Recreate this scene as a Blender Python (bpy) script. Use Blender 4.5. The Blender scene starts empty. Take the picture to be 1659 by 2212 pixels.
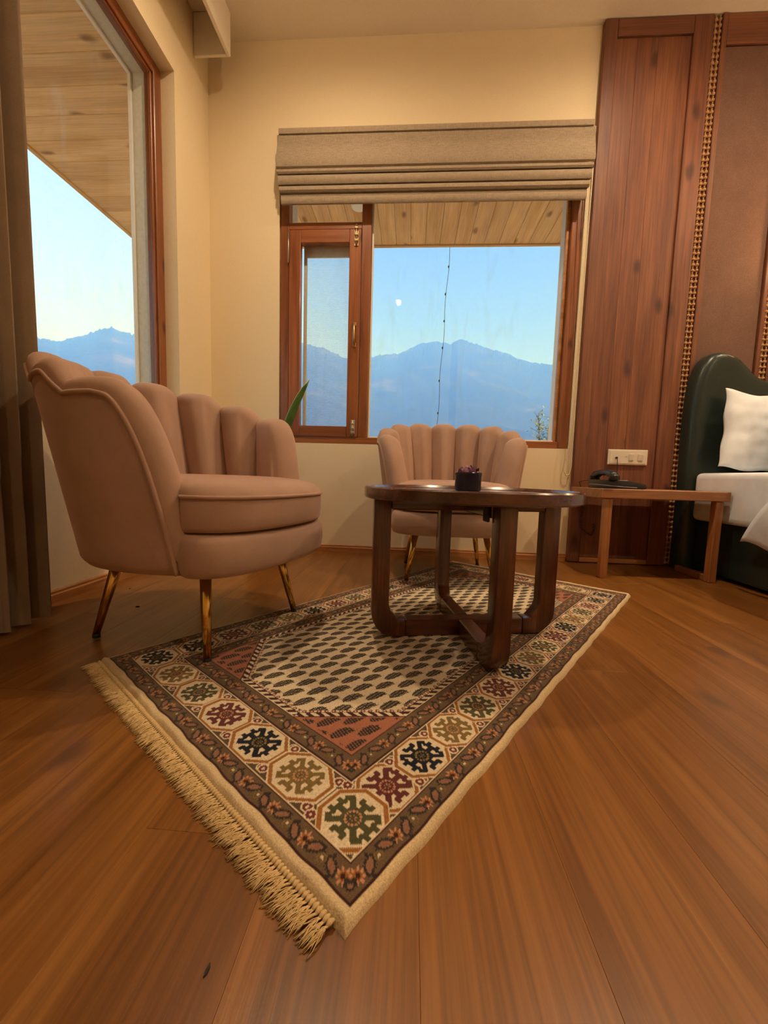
import bpy, bmesh, math, random
import numpy as np
from mathutils import Vector, Matrix

random.seed(7)
RNG = np.random.default_rng(7)
SC = bpy.context.scene
COL = SC.collection
PI = math.pi

# ------------------------------------------------------------------ camera
F_PX, YAW, PITCH, ROLL, CAM_H = 850.3, 0.0659, -0.0906, 0.0284, 0.5
IMG_W, IMG_H = 1659, 2212
def make_camera():
    fwd = Vector((-math.sin(YAW) * math.cos(PITCH), math.cos(YAW) * math.cos(PITCH), math.sin(PITCH)))
    right = Vector((math.cos(YAW), math.sin(YAW), 0))
    up = right.cross(fwd)
    r = right * math.cos(ROLL) + up * math.sin(ROLL)
    u = up * math.cos(ROLL) - right * math.sin(ROLL)
    cam = bpy.data.cameras.new('camera')
    cam.sensor_fit = 'HORIZONTAL'
    cam.sensor_width = 36.0
    cam.lens = F_PX / IMG_W * 36.0
    cam.clip_start = 0.02
    cam.clip_end = 20000
    o = bpy.data.objects.new('camera', cam)
    COL.objects.link(o)
    m = Matrix.Identity(4)
    for i in range(3):
        m[i][0], m[i][1], m[i][2] = r[i], u[i], -fwd[i]
    m[2][3] = CAM_H
    o.matrix_world = m
    SC.camera = o
make_camera()

# ------------------------------------------------------------------ world, sun, exposure
def make_world():
    w = bpy.data.worlds.new('sky')
    SC.world = w
    w.use_nodes = True
    nt = w.node_tree
    nt.nodes.clear()
    N = nt.nodes.new
    L = nt.links.new
    tc = N('ShaderNodeTexCoord')
    sep = N('ShaderNodeSeparateXYZ')
    L(tc.outputs['Generated'], sep.inputs[0])
    def ramp(pts):
        r = N('ShaderNodeValToRGB')
        e = r.color_ramp.elements
        e[0].position, e[0].color = pts[0][0], (*pts[0][1], 1)
        e[1].position, e[1].color = pts[-1][0], (*pts[-1][1], 1)
        for p, c in pts[1:-1]:
            k = e.new(p); k.color = (*c, 1)
        L(sep.outputs['Z'], r.inputs[0])
        return r
    blue = ramp([(0.0, (.42, .56, 1.05)), (.27, (.35, .54, 1.10)), (.36, (.24, .44, .95)), (.52, (.15, .33, .80)), (1.0, (.10, .25, .66))])
    pale = ramp([(0.0, (.85, .98, 1.1)), (.24, (.80, .98, 1.15)), (.36, (.66, .90, 1.15)), (.52, (.52, .80, 1.12)), (1.0, (.16, .38, .75))])
    dot = N('ShaderNodeVectorMath'); dot.operation = 'DOT_PRODUCT'
    L(tc.outputs['Generated'], dot.inputs[0]); dot.inputs[1].default_value = (-.82, .57, 0)
    mr = N('ShaderNodeMapRange'); mr.interpolation_type = 'SMOOTHSTEP'
    mr.inputs['From Min'].default_value = .55; mr.inputs['From Max'].default_value = .92
    L(dot.outputs['Value'], mr.inputs['Value'])
    mix = N('ShaderNodeMix'); mix.data_type = 'RGBA'
    L(mr.outputs[0], mix.inputs[0]); L(blue.outputs[0], mix.inputs[6]); L(pale.outputs[0], mix.inputs[7])
    bg = N('ShaderNodeBackground'); bg.inputs['Strength'].default_value = 1.1
    L(mix.outputs[2], bg.inputs['Color'])
    out = N('ShaderNodeOutputWorld')
    L(bg.outputs[0], out.inputs['Surface'])
make_world()

def make_sun():
    d = bpy.data.lights.new('sun', 'SUN')
    d.energy = 9.2
    d.color = (1.0, .95, .88)
    d.angle = math.radians(.6)
    o = bpy.data.objects.new('sun', d)
    COL.objects.link(o)
    o.rotation_euler = Vector((-.72, .42, -.55)).to_track_quat('-Z', 'Y').to_euler()
make_sun()

vs = SC.view_settings
vs.view_transform = 'Standard'
vs.look = 'None'
vs.gamma = 1.0
vs.use_curve_mapping = False
vs.exposure = 0.08
SC.cycles.use_denoising = True
SC.cycles.max_bounces = 6
SC.cycles.diffuse_bounces = 4
SC.cycles.caustics_reflective = False
SC.cycles.caustics_refractive = False
SC.cycles.use_adaptive_sampling = True
SC.cycles.adaptive_threshold = .08
SC.cycles.adaptive_min_samples = 12
SC.cycles.transparent_max_bounces = 12
SC.cycles.volume_bounces = 4
SC.cycles.sample_clamp_indirect = 4.0

# ------------------------------------------------------------------ constants of the room
XL, YB, ZC = -1.307, 2.524, 3.056       # left wall, back wall, ceiling
XR, YR = 4.1, -2.6                      # right wall, rear wall
TH = .22                                # wall thickness
DL = []                                 # (filled by the lamp builders)

# ------------------------------------------------------------------ materials
MATS = {}
def nodes(name):
    m = bpy.data.materials.new(name)
    m.use_nodes = True
    nt = m.node_tree
    b = nt.nodes['Principled BSDF']
    MATS[name] = m
    return m, nt, b

def setp(b, **k):
    for key, v in k.items():
        b.inputs[key].default_value = v

def noise_coord(nt, kind='Object', scale=(1, 1, 1), rand=True):
    N, L = nt.nodes.new, nt.links.new
    tc = N('ShaderNodeTexCoord')
    src = tc.outputs[kind]
    if rand:
        oi = N('ShaderNodeObjectInfo')
        mul = N('ShaderNodeVectorMath'); mul.operation = 'SCALE'
        mul.inputs[0].default_value = (13.1, 7.7, 19.3)
        L(oi.outputs['Random'], mul.inputs['Scale'])
        add = N('ShaderNodeVectorMath'); add.operation = 'ADD'
        L(src, add.inputs[0]); L(mul.outputs[0], add.inputs[1])
        src = add.outputs[0]
    mp = N('ShaderNodeMapping')
    mp.inputs['Scale'].default_value = scale
    L(src, mp.inputs['Vector'])
    return mp.outputs[0], src

def ramp(nt, fac, pts):
    r = nt.nodes.new('ShaderNodeValToRGB')
    e = r.color_ramp.elements
    e[0].position, e[0].color = pts[0][0], (*pts[0][1], 1)
    e[1].position, e[1].color = pts[-1][0], (*pts[-1][1], 1)
    for p, c in pts[1:-1]:
        k = e.new(p); k.color = (*c, 1)
    nt.links.new(fac, r.inputs[0])
    return r.outputs[0]

def mixc(nt, fac, a, b, blend='MIX'):
    m = nt.nodes.new('ShaderNodeMix'); m.data_type = 'RGBA'; m.blend_type = blend
    for i, v in ((0, fac), (6, a), (7, b)):
        if hasattr(v, 'is_linked'):
            nt.links.new(v, m.inputs[i])
        elif i == 0:
            m.inputs[0].default_value = v
        else:
            m.inputs[i].default_value = (*v, 1)
    return m.outputs[2]

def tex_noise(nt, vec, scale, detail=4, rough=.55, dist=0.0):
    n = nt.nodes.new('ShaderNodeTexNoise')
    n.inputs['Scale'].default_value = scale
    n.inputs['Detail'].default_value = detail
    n.inputs['Roughness'].default_value = rough
    n.inputs['Distortion'].default_value = dist
    nt.links.new(vec, n.inputs['Vector'])
    return n.outputs['Fac']

def bump(nt, b, height, strength=.2, dist=.01):
    n = nt.nodes.new('ShaderNodeBump')
    n.inputs['Strength'].default_value = strength
    n.inputs['Distance'].default_value = dist
    nt.links.new(height, n.inputs['Height'])
    nt.links.new(n.outputs[0], b.inputs['Normal'])

def plain(name, col, rough=.5, var=.08, nscale=60, bstr=.08, bdist=.002, **k):
    """one colour with slight mottling and fine relief"""
    m, nt, b = nodes(name)
    vec, _ = noise_coord(nt)
    n = tex_noise(nt, vec, nscale, 3)
    lo = tuple(c * (1 - var) for c in col); hi = tuple(min(1, c * (1 + var)) for c in col)
    nt.links.new(ramp(nt, n, [(.3, lo), (.7, hi)]), b.inputs['Base Color'])
    setp(b, Roughness=rough, **k)
    if bstr: bump(nt, b, n, bstr, bdist)
    return m

def wood(name, dark, mid, light, axis='z', scale=1.0, rough=.45, knots=0.0, knotcol=None, coat=0.0, stretch=14, grain=.5, varob=.25):
    m, nt, b = nodes(name)
    N, L = nt.nodes.new, nt.links.new
    s = [stretch * scale] * 3
    s['xyz'.index(axis)] = 1.0 * scale
    vec, src = noise_coord(nt, scale=tuple(s))
    big = tex_noise(nt, vec, 1.1, 4, .55, .6)
    col = ramp(nt, big, [(.28, dark), (.5, mid), (.72, light)])
    s2 = [120 * scale] * 3
    s2['xyz'.index(axis)] = 3.0 * scale
    mp = N('ShaderNodeMapping'); mp.inputs['Scale'].default_value = tuple(s2)
    L(src, mp.inputs['Vector'])
    fine = tex_noise(nt, mp.outputs[0], 1.0, 3, .6)
    fcol = ramp(nt, fine, [(.3, (1 - grain,) * 3), (.62, (1, 1, 1))])
    col = mixc(nt, 1.0, col, fcol, 'MULTIPLY')
    if varob:
        oi = N('ShaderNodeObjectInfo')
        vc = ramp(nt, oi.outputs['Random'], [(0, (1 - varob,) * 3), (1, (1 + varob * .6, 1 + varob * .55, 1 + varob * .5))])
        col = mixc(nt, 1.0, col, vc, 'MULTIPLY')
    if knots:
        s3 = [5.5 * scale] * 3
        s3['xyz'.index(axis)] = 2.6 * scale
        mk = N('ShaderNodeMapping'); mk.inputs['Scale'].default_value = tuple(s3)
        L(src, mk.inputs['Vector'])
        wob = N('ShaderNodeTexNoise'); wob.inputs['Scale'].default_value = 2.5
        L(mk.outputs[0], wob.inputs['Vector'])
        av = N('ShaderNodeVectorMath'); av.operation = 'MULTIPLY_ADD'
        L(wob.outputs['Color'], av.inputs[0]); av.inputs[1].default_value = (.16,) * 3; L(mk.outputs[0], av.inputs[2])
        # knots lie on the face: across the grain by along the grain
        sx = N('ShaderNodeSeparateXYZ'); L(av.outputs[0], sx.inputs[0])
        others = [c for c in 'XYZ' if c.lower() != axis]
        ac = N('ShaderNodeMath'); ac.operation = 'ADD'
        L(sx.outputs[others[0]], ac.inputs[0]); L(sx.outputs[others[1]], ac.inputs[1])
        cx = N('ShaderNodeCombineXYZ'); L(ac.outputs[0], cx.inputs['X']); L(sx.outputs[axis.upper()], cx.inputs['Y'])
        v = N('ShaderNodeTexVoronoi'); v.voronoi_dimensions = '2D'; v.inputs['Scale'].default_value = 1.0
        L(cx.outputs[0], v.inputs['Vector'])
        sp = N('ShaderNodeSeparateColor'); L(v.outputs['Color'], sp.inputs[0])
        gate = N('ShaderNodeMath'); gate.operation = 'GREATER_THAN'; gate.inputs[1].default_value = 1 - knots
        L(sp.outputs[0], gate.inputs[0])
        kr = N('ShaderNodeMapRange'); kr.interpolation_type = 'SMOOTHSTEP'
        kr.inputs['From Min'].default_value = .17; kr.inputs['From Max'].default_value = .03
        L(v.outputs['Distance'], kr.inputs['Value'])
        km = N('ShaderNodeMath'); km.operation = 'MULTIPLY'
        L(gate.outputs[0], km.inputs[0]); L(kr.outputs[0], km.inputs[1])
        kf = N('ShaderNodeMath'); kf.operation = 'MULTIPLY'; kf.inputs[1].default_value = .8
        L(km.outputs[0], kf.inputs[0])
        col = mixc(nt, kf.outputs[0], col, knotcol or tuple(c * .25 for c in dark))
    L(col, b.inputs['Base Color'])
    setp(b, Roughness=rough)
    if coat:
        b.inputs['Coat Weight'].default_value = coat
        b.inputs['Coat Roughness'].default_value = .12
    bump(nt, b, fine, .12, .002)
    return m

def fabric(name, col, rough=.85, sheen=.3, weave=900, var=.12, bstr=.25):
    m, nt, b = nodes(name)
    vec, _ = noise_coord(nt)
    n1 = tex_noise(nt, vec, weave, 2)
    n2 = tex_noise(nt, vec, 9, 4)
    c = ramp(nt, n1, [(.25, tuple(x * (1 - var) for x in col)), (.75, tuple(min(1, x * (1 + var)) for x in col))])
    d = ramp(nt, n2, [(.3, (.9, .9, .9)), (.7, (1.05, 1.05, 1.05))])
    nt.links.new(mixc(nt, 1.0, c, d, 'MULTIPLY'), b.inputs['Base Color'])
    setp(b, Roughness=rough)
    b.inputs['Sheen Weight'].default_value = sheen
    b.inputs['Sheen Roughness'].default_value = .4
    b.inputs['Sheen Tint'].default_value = (*[min(1, x * 1.4) for x in col], 1)
    b.inputs['Specular IOR Level'].default_value = .2
    bump(nt, b, n1, bstr, .001)
    return m

def linen(name, col):
    """woven cloth with a visible cross thread"""
    m, nt, b = nodes(name)
    vec, src = noise_coord(nt)
    N, L = nt.nodes.new, nt.links.new
    h = None
    cols = []
    for s in ((30, 30, 420), (420, 420, 30)):
        mp = N('ShaderNodeMapping'); mp.inputs['Scale'].default_value = s
        L(src, mp.inputs['Vector'])
        cols.append(tex_noise(nt, mp.outputs[0], 1.0, 2))
    a = N('ShaderNodeMath'); a.operation = 'ADD'
    L(cols[0], a.inputs[0]); L(cols[1], a.inputs[1])
    half = N('ShaderNodeMath'); half.operation = 'MULTIPLY'; half.inputs[1].default_value = .5
    L(a.outputs[0], half.inputs[0])
    L(ramp(nt, half.outputs[0], [(.34, tuple(c * .72 for c in col)), (.66, tuple(min(1, c * 1.2) for c in col))]), b.inputs['Base Color'])
    setp(b, Roughness=.9)
    b.inputs['Specular IOR Level'].default_value = .15
    bump(nt, b, half.outputs[0], .3, .002)
    return m

def glass(name, smear=.05):
    m = bpy.data.materials.new(name); m.use_nodes = True
    MATS[name] = m
    nt = m.node_tree; nt.nodes.clear()
    N, L = nt.nodes.new, nt.links.new
    tr = N('ShaderNodeBsdfTransparent')
    gl = N('ShaderNodeBsdfGlossy'); gl.inputs['Roughness'].default_value = .01
    lw = N('ShaderNodeLayerWeight'); lw.inputs['Blend'].default_value = .5     # same from both faces of the pane
    p5 = N('ShaderNodeMath'); p5.operation = 'POWER'; p5.inputs[1].default_value = 5.0
    L(lw.outputs['Facing'], p5.inputs[0])
    fr = N('ShaderNodeMath'); fr.operation = 'MULTIPLY_ADD'; fr.inputs[1].default_value = .85; fr.inputs[2].default_value = .018
    L(p5.outputs[0], fr.inputs[0])
    mx = N('ShaderNodeMixShader')
    L(fr.outputs[0], mx.inputs[0]); L(tr.outputs[0], mx.inputs[1]); L(gl.outputs[0], mx.inputs[2])
    # dried wipe marks: thin milky film
    df = N('ShaderNodeBsdfTranslucent'); df.inputs['Color'].default_value = (.9, .9, .9, 1)
    tc = N('ShaderNodeTexCoord')
    mp = N('ShaderNodeMapping'); mp.inputs['Scale'].default_value = (5, 5, 1.1); mp.inputs['Rotation'].default_value = (.35, .3, .1)
    L(tc.outputs['Object'], mp.inputs['Vector'])
    n = N('ShaderNodeTexNoise'); n.inputs['Scale'].default_value = 2.2; n.inputs['Detail'].default_value = 6; n.inputs['Distortion'].default_value = 1.2
    L(mp.outputs[0], n.inputs['Vector'])
    mr = N('ShaderNodeMapRange'); mr.inputs['From Min'].default_value = .55; mr.inputs['From Max'].default_value = .78
    mr.inputs['To Max'].default_value = smear * 2.2; mr.inputs['To Min'].default_value = smear * .35
    L(n.outputs['Fac'], mr.inputs['Value'])
    mx2 = N('ShaderNodeMixShader')
    L(mr.outputs[0], mx2.inputs[0]); L(mx.outputs[0], mx2.inputs[1]); L(df.outputs[0], mx2.inputs[2])
    out = N('ShaderNodeOutputMaterial'); L(mx2.outputs[0], out.inputs['Surface'])
    return m

def emitter(name, col, strength):
    m, nt, b = nodes(name)
    setp(b, Roughness=.5)
    b.inputs['Base Color'].default_value = (*col, 1)
    b.inputs['Emission Color'].default_value = (*col, 1)
    b.inputs['Emission Strength'].default_value = strength
    return m

plain('wall_paint', (.83, .69, .46), .75, .03, 160, .05, .001)
plain('ceiling_paint', (.84, .76, .64), .85, .04, 220, .12, .002)
plain('sill_white', (.80, .78, .72), .7, .04, 90)
plain('render_grey', (.62, .60, .52), .85, .08, 60, .2)
wood('floor_wood', (.165, .060, .011), (.240, .092, .018), (.315, .132, .030), 'y', 1.0, .31, .10, (.10, .04, .015), 0, 12, .36, .07)
wood('window_wood', (.20, .055, .016), (.31, .095, .028), (.40, .14, .042), 'z', 1.3, .35, .14, (.05, .015, .01), .25, 12, .3, .12)
wood('window_wood_h', (.20, .055, .016), (.31, .095, .028), (.40, .14, .042), 'x', 1.3, .35, .10, (.05, .015, .01), .25, 12, .3, .12)
wood('window_wood_y', (.20, .055, .016), (.31, .095, .028), (.40, .14, .042), 'y', 1.3, .35, .10, (.05, .015, .01), .25, 12, .3, .12)
wood('panel_wood', (.140, .042, .020), (.225, .075, .033), (.30, .112, .046), 'z', 1.0, .52, .42, (.045, .014, .010), 0, 9, .40, .14)
wood('panel_wood_h', (.140, .042, .020), (.225, .075, .033), (.30, .112, .046), 'x', 1.0, .52, .1, (.06, .02, .014), 0, 9, .35, .14)
wood('table_wood', (.040, .012, .006), (.105, .031, .014), (.22, .080, .032), 'z', 2.2, .26, 0, None, .4, 7, .35, .2)
wood('table_wood_h', (.040, .012, .006), (.105, .031, .014), (.22, .080, .032), 'x', 2.2, .24, 0, None, .45, 7, .35, .2)
wood('stand_wood', (.26, .090, .030), (.40, .155, .052), (.50, .22, .080), 'z', 1.6, .4, .05, None, .15, 10, .3, .15)
wood('stand_wood_h', (.26, .090, .030), (.40, .155, .052), (.50, .22, .080), 'x', 1.6, .4, .05, None, .15, 10, .3, .15)
wood('trim_wood', (.36, .13, .040), (.52, .22, .070), (.62, .30, .11), 'x', 2.0, .4, 0, None, .1, 10, .3, .1)
wood('trim_wood_y', (.36, .13, .040), (.52, .22, .070), (.62, .30, .11), 'y', 2.0, .4, 0, None, .1, 10, .3, .1)
wood('pine', (.58, .34, .15), (.72, .46, .22), (.80, .56, .30), 'y', 1.0, .6, .30, (.16, .06, .02), 0, 9, .25, .12)
wood('pine_x', (.58, .34, .15), (.72, .46, .22), (.80, .56, .30), 'x', 1.0, .6, .30, (.16, .06, .02), 0, 9, .25, .08)
fabric('velvet', (.42, .27, .20), .8, .8, 700, .10)
fabric('curtain_cloth', (.28, .20, .13), .9, .1, 600, .15)
fabric('wall_fabric', (.19, .105, .076), .9, .05, 420, .30, .4)
linen('blind_linen', (.35, .27, .19))
fabric('bed_linen', (.86, .90, .95), .8, .1, 500, .03, .1)
fabric('cream_wool', (.70, .52, .26), .95, .1, 500, .14, .5)
fabric('fringe_cotton', (.66, .47, .23), .95, .0, 300, .15, .3)
plain('green_leather', (.018, .030, .026), .32, .15, 300, .15)
plain('plastic_cream', (.76, .68, .54), .35, .02, 80, 0)
plain('plastic_black', (.018, .018, .022), .3, .1, 200, .05)
plain('plastic_grey', (.30, .31, .34), .3, .1, 200, 0)
plain('rubber', (.012, .012, .012), .6, .1, 200, 0)
plain('gold', (.72, .45, .12), .17, .04, 30, 0, Metallic=1.0)
plain('brass', (.50, .36, .19), .35, .08, 80, 0, Metallic=1.0)
plain('steel', (.55, .54, .52), .35, .05, 60, 0, Metallic=1.0)
plain('white_metal', (.75, .73, .70), .4, .03, 60, 0)
plain('pot_navy', (.010, .014, .040), .16, .1, 40, 0)
plain('petal', (.32, .14, .30), .6, .35, 120, .1)
plain('petal_pink', (.62, .38, .50), .6, .25, 120, .1)
plain('petal_dark', (.07, .02, .07), .6, .3, 120, .1)
plain('leaf_green', (.075, .17, .028), .4, .35, 14, .1)
plain('leaf_edge', (.62, .60, .26), .45, .15, 30, .1)
plain('terracotta', (.30, .155, .085), .75, .1, 60)
plain('soil', (.05, .032, .02), .95, .4, 90, .5)
plain('cord_cream', (.70, .60, .42), .7, .05, 90, 0)
plain('cable_black', (.02, .02, .02), .5, .05, 90, 0)
plain('rope_cane', (.46, .25, .11), .75, .18, 160, .2)
plain('bark', (.10, .075, .055), .9, .2, 60, .4)
plain('shrub_leaf', (.22, .25, .17), .6, .4, 3, 0)
glass('pane_glass', .03)
emitter('lamp_disc', (1.0, .80, .52), 14.0)
emitter('sconce_glow', (1.0, .66, .32), 5.0)

def mesh_screen():
    m = bpy.data.materials.new('insect_screen'); m.use_nodes = True
    MATS['insect_screen'] = m
    nt = m.node_tree; nt.nodes.clear()
    N, L = nt.nodes.new, nt.links.new
    tr = N('ShaderNodeBsdfTransparent'); df = N('ShaderNodeBsdfDiffuse'); df.inputs['Color'].default_value = (.45, .46, .47, 1)
    tl = N('ShaderNodeBsdfTranslucent'); tl.inputs['Color'].default_value = (.62, .62, .62, 1)
    ad = N('ShaderNodeMixShader'); ad.inputs[0].default_value = .5
    L(df.outputs[0], ad.inputs[1]); L(tl.outputs[0], ad.inputs[2])
    tc = N('ShaderNodeTexCoord')
    w = N('ShaderNodeTexWave'); w.bands_direction = 'Z'; w.inputs['Scale'].default_value = 38; w.inputs['Distortion'].default_value = .6
    L(tc.outputs['Object'], w.inputs['Vector'])
    mr = N('ShaderNodeMapRange'); mr.inputs['To Min'].default_value = .10; mr.inputs['To Max'].default_value = .22
    L(w.outputs['Fac'], mr.inputs['Value'])
    mx = N('ShaderNodeMixShader')
    L(mr.outputs[0], mx.inputs[0]); L(tr.outputs[0], mx.inputs[1]); L(ad.outputs[0], mx.inputs[2])
    out = N('ShaderNodeOutputMaterial'); L(mx.outputs[0], out.inputs['Surface'])
mesh_screen()

def mountain_mat(name, a, b_, c):
    m, nt, b = nodes(name)
    vec, src = noise_coord(nt, scale=(.004, .004, .012), rand=False)
    n = tex_noise(nt, vec, 1.0, 8, .62, .4)
    L = nt.links.new
    col = ramp(nt, n, [(.40, a), (.58, b_), (.70, c)])
    L(col, b.inputs['Base Color'])
    setp(b, Roughness=1.0)
    b.inputs['Specular IOR Level'].default_value = 0
mountain_mat('mountain_forest', (.022, .034, .026), (.04, .050, .032), (.15, .11, .075))
mountain_mat('ground_earth', (.42, .31, .20), (.52, .38, .25), (.60, .46, .31))

# ------------------------------------------------------------------ object helpers
def link(o, parent=None):
    COL.objects.link(o)
    if parent is not None:
        o.parent = parent
    return o

def tag(o, label=None, cat=None, group=None, kind=None):
    if label: o['label'] = label
    if cat: o['category'] = cat
    if group: o['group'] = group
    if kind: o['kind'] = kind
    return o

def empty(name, loc=(0, 0, 0), rz=0.0, parent=None):
    o = bpy.data.objects.new(name, None)
    o.empty_display_size = .05
    o.location = loc
    o.rotation_euler = (0, 0, rz)
    return link(o, parent)

def mesh(name, verts, faces, mat, parent=None, smooth=False, loc=None):
    me = bpy.data.meshes.new(name)
    me.from_pydata([tuple(v) for v in verts], [], [tuple(f) for f in faces])
    me.materials.append(MATS[mat] if isinstance(mat, str) else mat)
    bm = bmesh.new(); bm.from_mesh(me)
    bmesh.ops.recalc_face_normals(bm, faces=bm.faces)
    bm.to_mesh(me); bm.free()
    if smooth:
        me.polygons.foreach_set('use_smooth', [True] * len(me.polygons))
    o = bpy.data.objects.new(name, me)
    if loc is not None:
        o.location = loc
    return link(o, parent)

def boxmesh(size, bev=.003, seg=1):
    me = bpy.data.meshes.new('box')
    bm = bmesh.new()
    bmesh.ops.create_cube(bm, size=1.0)
    for v in bm.verts:
        v.co = Vector((v.co.x * size[0], v.co.y * size[1], v.co.z * size[2]))
    if bev:
        bmesh.ops.bevel(bm, geom=list(bm.edges), offset=min(bev, min(size) * .45), segments=seg, profile=.6, affect='EDGES')
    bm.to_mesh(me); bm.free()
    return me

def box(name, lo, hi, mat, parent=None, bev=.003, seg=1, smooth=False):
    """bevelled box between two corners; origin at its centre"""
    lo, hi = Vector(lo), Vector(hi)
    me = boxmesh(hi - lo, bev, seg)
    me.name = name
    me.materials.append(MATS[mat])
    if smooth:
        me.polygons.foreach_set('use_smooth', [True] * len(me.polygons))
    o = bpy.data.objects.new(name, me)
    o.location = (lo + hi) / 2
    return link(o, parent)

def copy_obj(src, loc=None, parent=None):
    o = src.copy()
    if loc is not None: o.location = loc
    COL.objects.link(o)
    o.parent = parent
    return o

def frames(path):
    """parallel-transport frames along a polyline"""
    P = [Vector(p) for p in path]
    T = []
    for i in range(len(P)):
        a, b = P[max(0, i - 1)], P[min(len(P) - 1, i + 1)]
        t = (b - a)
        T.append(t.normalized() if t.length > 1e-9 else Vector((0, 0, 1)))
    n = T[0].orthogonal().normalized()
    out = []
    for i, t in enumerate(T):
        n = (n - t * n.dot(t))
        n = n.normalized() if n.length > 1e-9 else t.orthogonal().normalized()
        out.append((P[i], n, t.cross(n)))
    return out

def tube_data(path, rad, sides=8, caps=True, closed=False):
    if not hasattr(rad, '__len__'): rad = [rad] * len(path)
    V, Fc = [], []
    fr = frames(path)
    for (p, n, b), r in zip(fr, rad):
        for k in range(sides):
            a = 2 * PI * k / sides
            V.append(p + n * (r * math.cos(a)) + b * (r * math.sin(a)))
    m = len(path)
    for i in range(m - 1 if not closed else m):
        j = (i + 1) % m
        for k in range(sides):
            k2 = (k + 1) % sides
            Fc.append((i * sides + k, i * sides + k2, j * sides + k2, j * sides + k))
    if caps and not closed:
        Fc.append(tuple(reversed(range(sides))))
        Fc.append(tuple(range((m - 1) * sides, m * sides)))
    return V, Fc

def tube(name, path, rad, mat, parent=None, sides=8, closed=False):
    V, Fc = tube_data(path, rad, sides, True, closed)
    return mesh(name, V, Fc, mat, parent, True)

def lathe(name, prof, mat, parent=None, seg=32, loc=(0, 0, 0), smooth=True):
    V, Fc = [], []
    n = len(prof)
    for i in range(seg):
        a = 2 * PI * i / seg
        for r, z in prof:
            V.append((r * math.cos(a), r * math.sin(a), z))
    for i in range(seg):
        j = (i + 1) % seg
        for k in range(n - 1):
            Fc.append((i * n + k, j * n + k, j * n + k + 1, i * n + k + 1))
    o = mesh(name, V, Fc, mat, parent, False, loc)
    bm = bmesh.new(); bm.from_mesh(o.data)
    bmesh.ops.remove_doubles(bm, verts=bm.verts, dist=1e-5)
    bmesh.ops.recalc_face_normals(bm, faces=bm.faces)
    bm.to_mesh(o.data); bm.free()
    if smooth: shade_angle(o)
    return o

def shade_angle(o, deg=35):
    me = o.data
    me.polygons.foreach_set('use_smooth', [True] * len(me.polygons))
    bm = bmesh.new(); bm.from_mesh(me)
    for e in bm.edges:
        e.smooth = not (len(e.link_faces) == 2 and e.calc_face_angle(0) > math.radians(deg))
    bm.to_mesh(me); bm.free()

def prism(name, outline, axis, a, b, mat, parent=None, bev=.0, smooth=False, seg=1):
    """closed 2-D outline extruded along an axis between a and b ('y': outline is x,z ; 'x': y,z ; 'z': x,y)"""
    bm = bmesh.new()
    def P(u, v, w):
        return {'y': (u, w, v), 'x': (w, u, v), 'z': (u, v, w)}[axis]
    lo = [bm.verts.new(P(u, v, a)) for u, v in outline]
    hi = [bm.verts.new(P(u, v, b)) for u, v in outline]
    n = len(outline)
    bm.faces.new(lo); bm.faces.new(list(reversed(hi)))
    for i in range(n):
        j = (i + 1) % n
        bm.faces.new((lo[i], hi[i], hi[j], lo[j]))
    bmesh.ops.recalc_face_normals(bm, faces=bm.faces)
    if bev:
        es = [e for e in bm.edges if len(e.link_faces) == 2 and e.calc_face_angle(0) > math.radians(40)]
        bmesh.ops.bevel(bm, geom=es, offset=bev, segments=seg, profile=.6, affect='EDGES')
    me = bpy.data.meshes.new(name)
    bm.to_mesh(me); bm.free()
    me.materials.append(MATS[mat])
    o = bpy.data.objects.new(name, me)
    link(o, parent)
    if smooth: shade_angle(o)
    return o

def grid_mesh(name, P, mat, parent=None, smooth=True, closed_u=False, loc=None):
    """P: array (nu, nv, 3)"""
    nu, nv = P.shape[:2]
    V = P.reshape(-1, 3)
    Fc = []
    for i in range(nu if closed_u else nu - 1):
        j = (i + 1) % nu
        for k in range(nv - 1):
            Fc.append((i * nv + k, j * nv + k, j * nv + k + 1, i * nv + k + 1))
    return mesh(name, V, Fc, mat, parent, smooth, loc)

# ================================================================== STRUCTURE
def build_floor():
    w, y0, y1 = .1895, YR, YB
    f = box('floor', (XL - TH, YR - TH, -.14), (XR + TH, YB + TH, -.012), 'floor_wood', None, 0)
    tag(f, kind='structure')
    me = boxmesh((w - .0002, 1.215 - .0003, .012), .0003)
    me.materials.append(MATS['floor_wood'])
    n = 0
    x = .026 - w * 8
    i = 0
    while x < XR:
        off = (0, .46, .83, .21, .64)[i % 5] * 1.215
        y = YR - off
        while y < YB:
            a, b = max(y, YR), min(y + 1.215, YB)
            xa, xb = max(x, XL), min(x + w, XR)
            if b - a > .02 and xb - xa > .01:
                full = (b - a) > 1.21 and (xb - xa) > w - .001
                m2 = me
                if not full:
                    m2 = boxmesh((xb - xa - .0002, b - a - .0003, .012), .0003)
                    m2.materials.append(MATS['floor_wood'])
                o = bpy.data.objects.new('floor_plank', m2)
                o.location = ((xa + xb) / 2, (a + b) / 2 , .064 + .006)
                link(o, f)
                # floor object's origin sits at its own centre
                o.location = Vector(((xa + xb) / 2, (a + b) / 2, -.006)) - f.location
                n += 1
            y += 1.215
        x += w
        i += 1
    return f
build_floor()

tag(box('ceiling', (XL - TH, YR - TH, ZC), (XR + TH, YB + TH, ZC + .15), 'ceiling_paint', None, 0), kind='structure')

WX0, WX1, WZ0, WZ1 = -.862, .960, .700, 2.46      # back window opening
LY0, LY1, LZ0, LZ1 = -.35, 2.172, .70, 2.576      # left window opening

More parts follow.
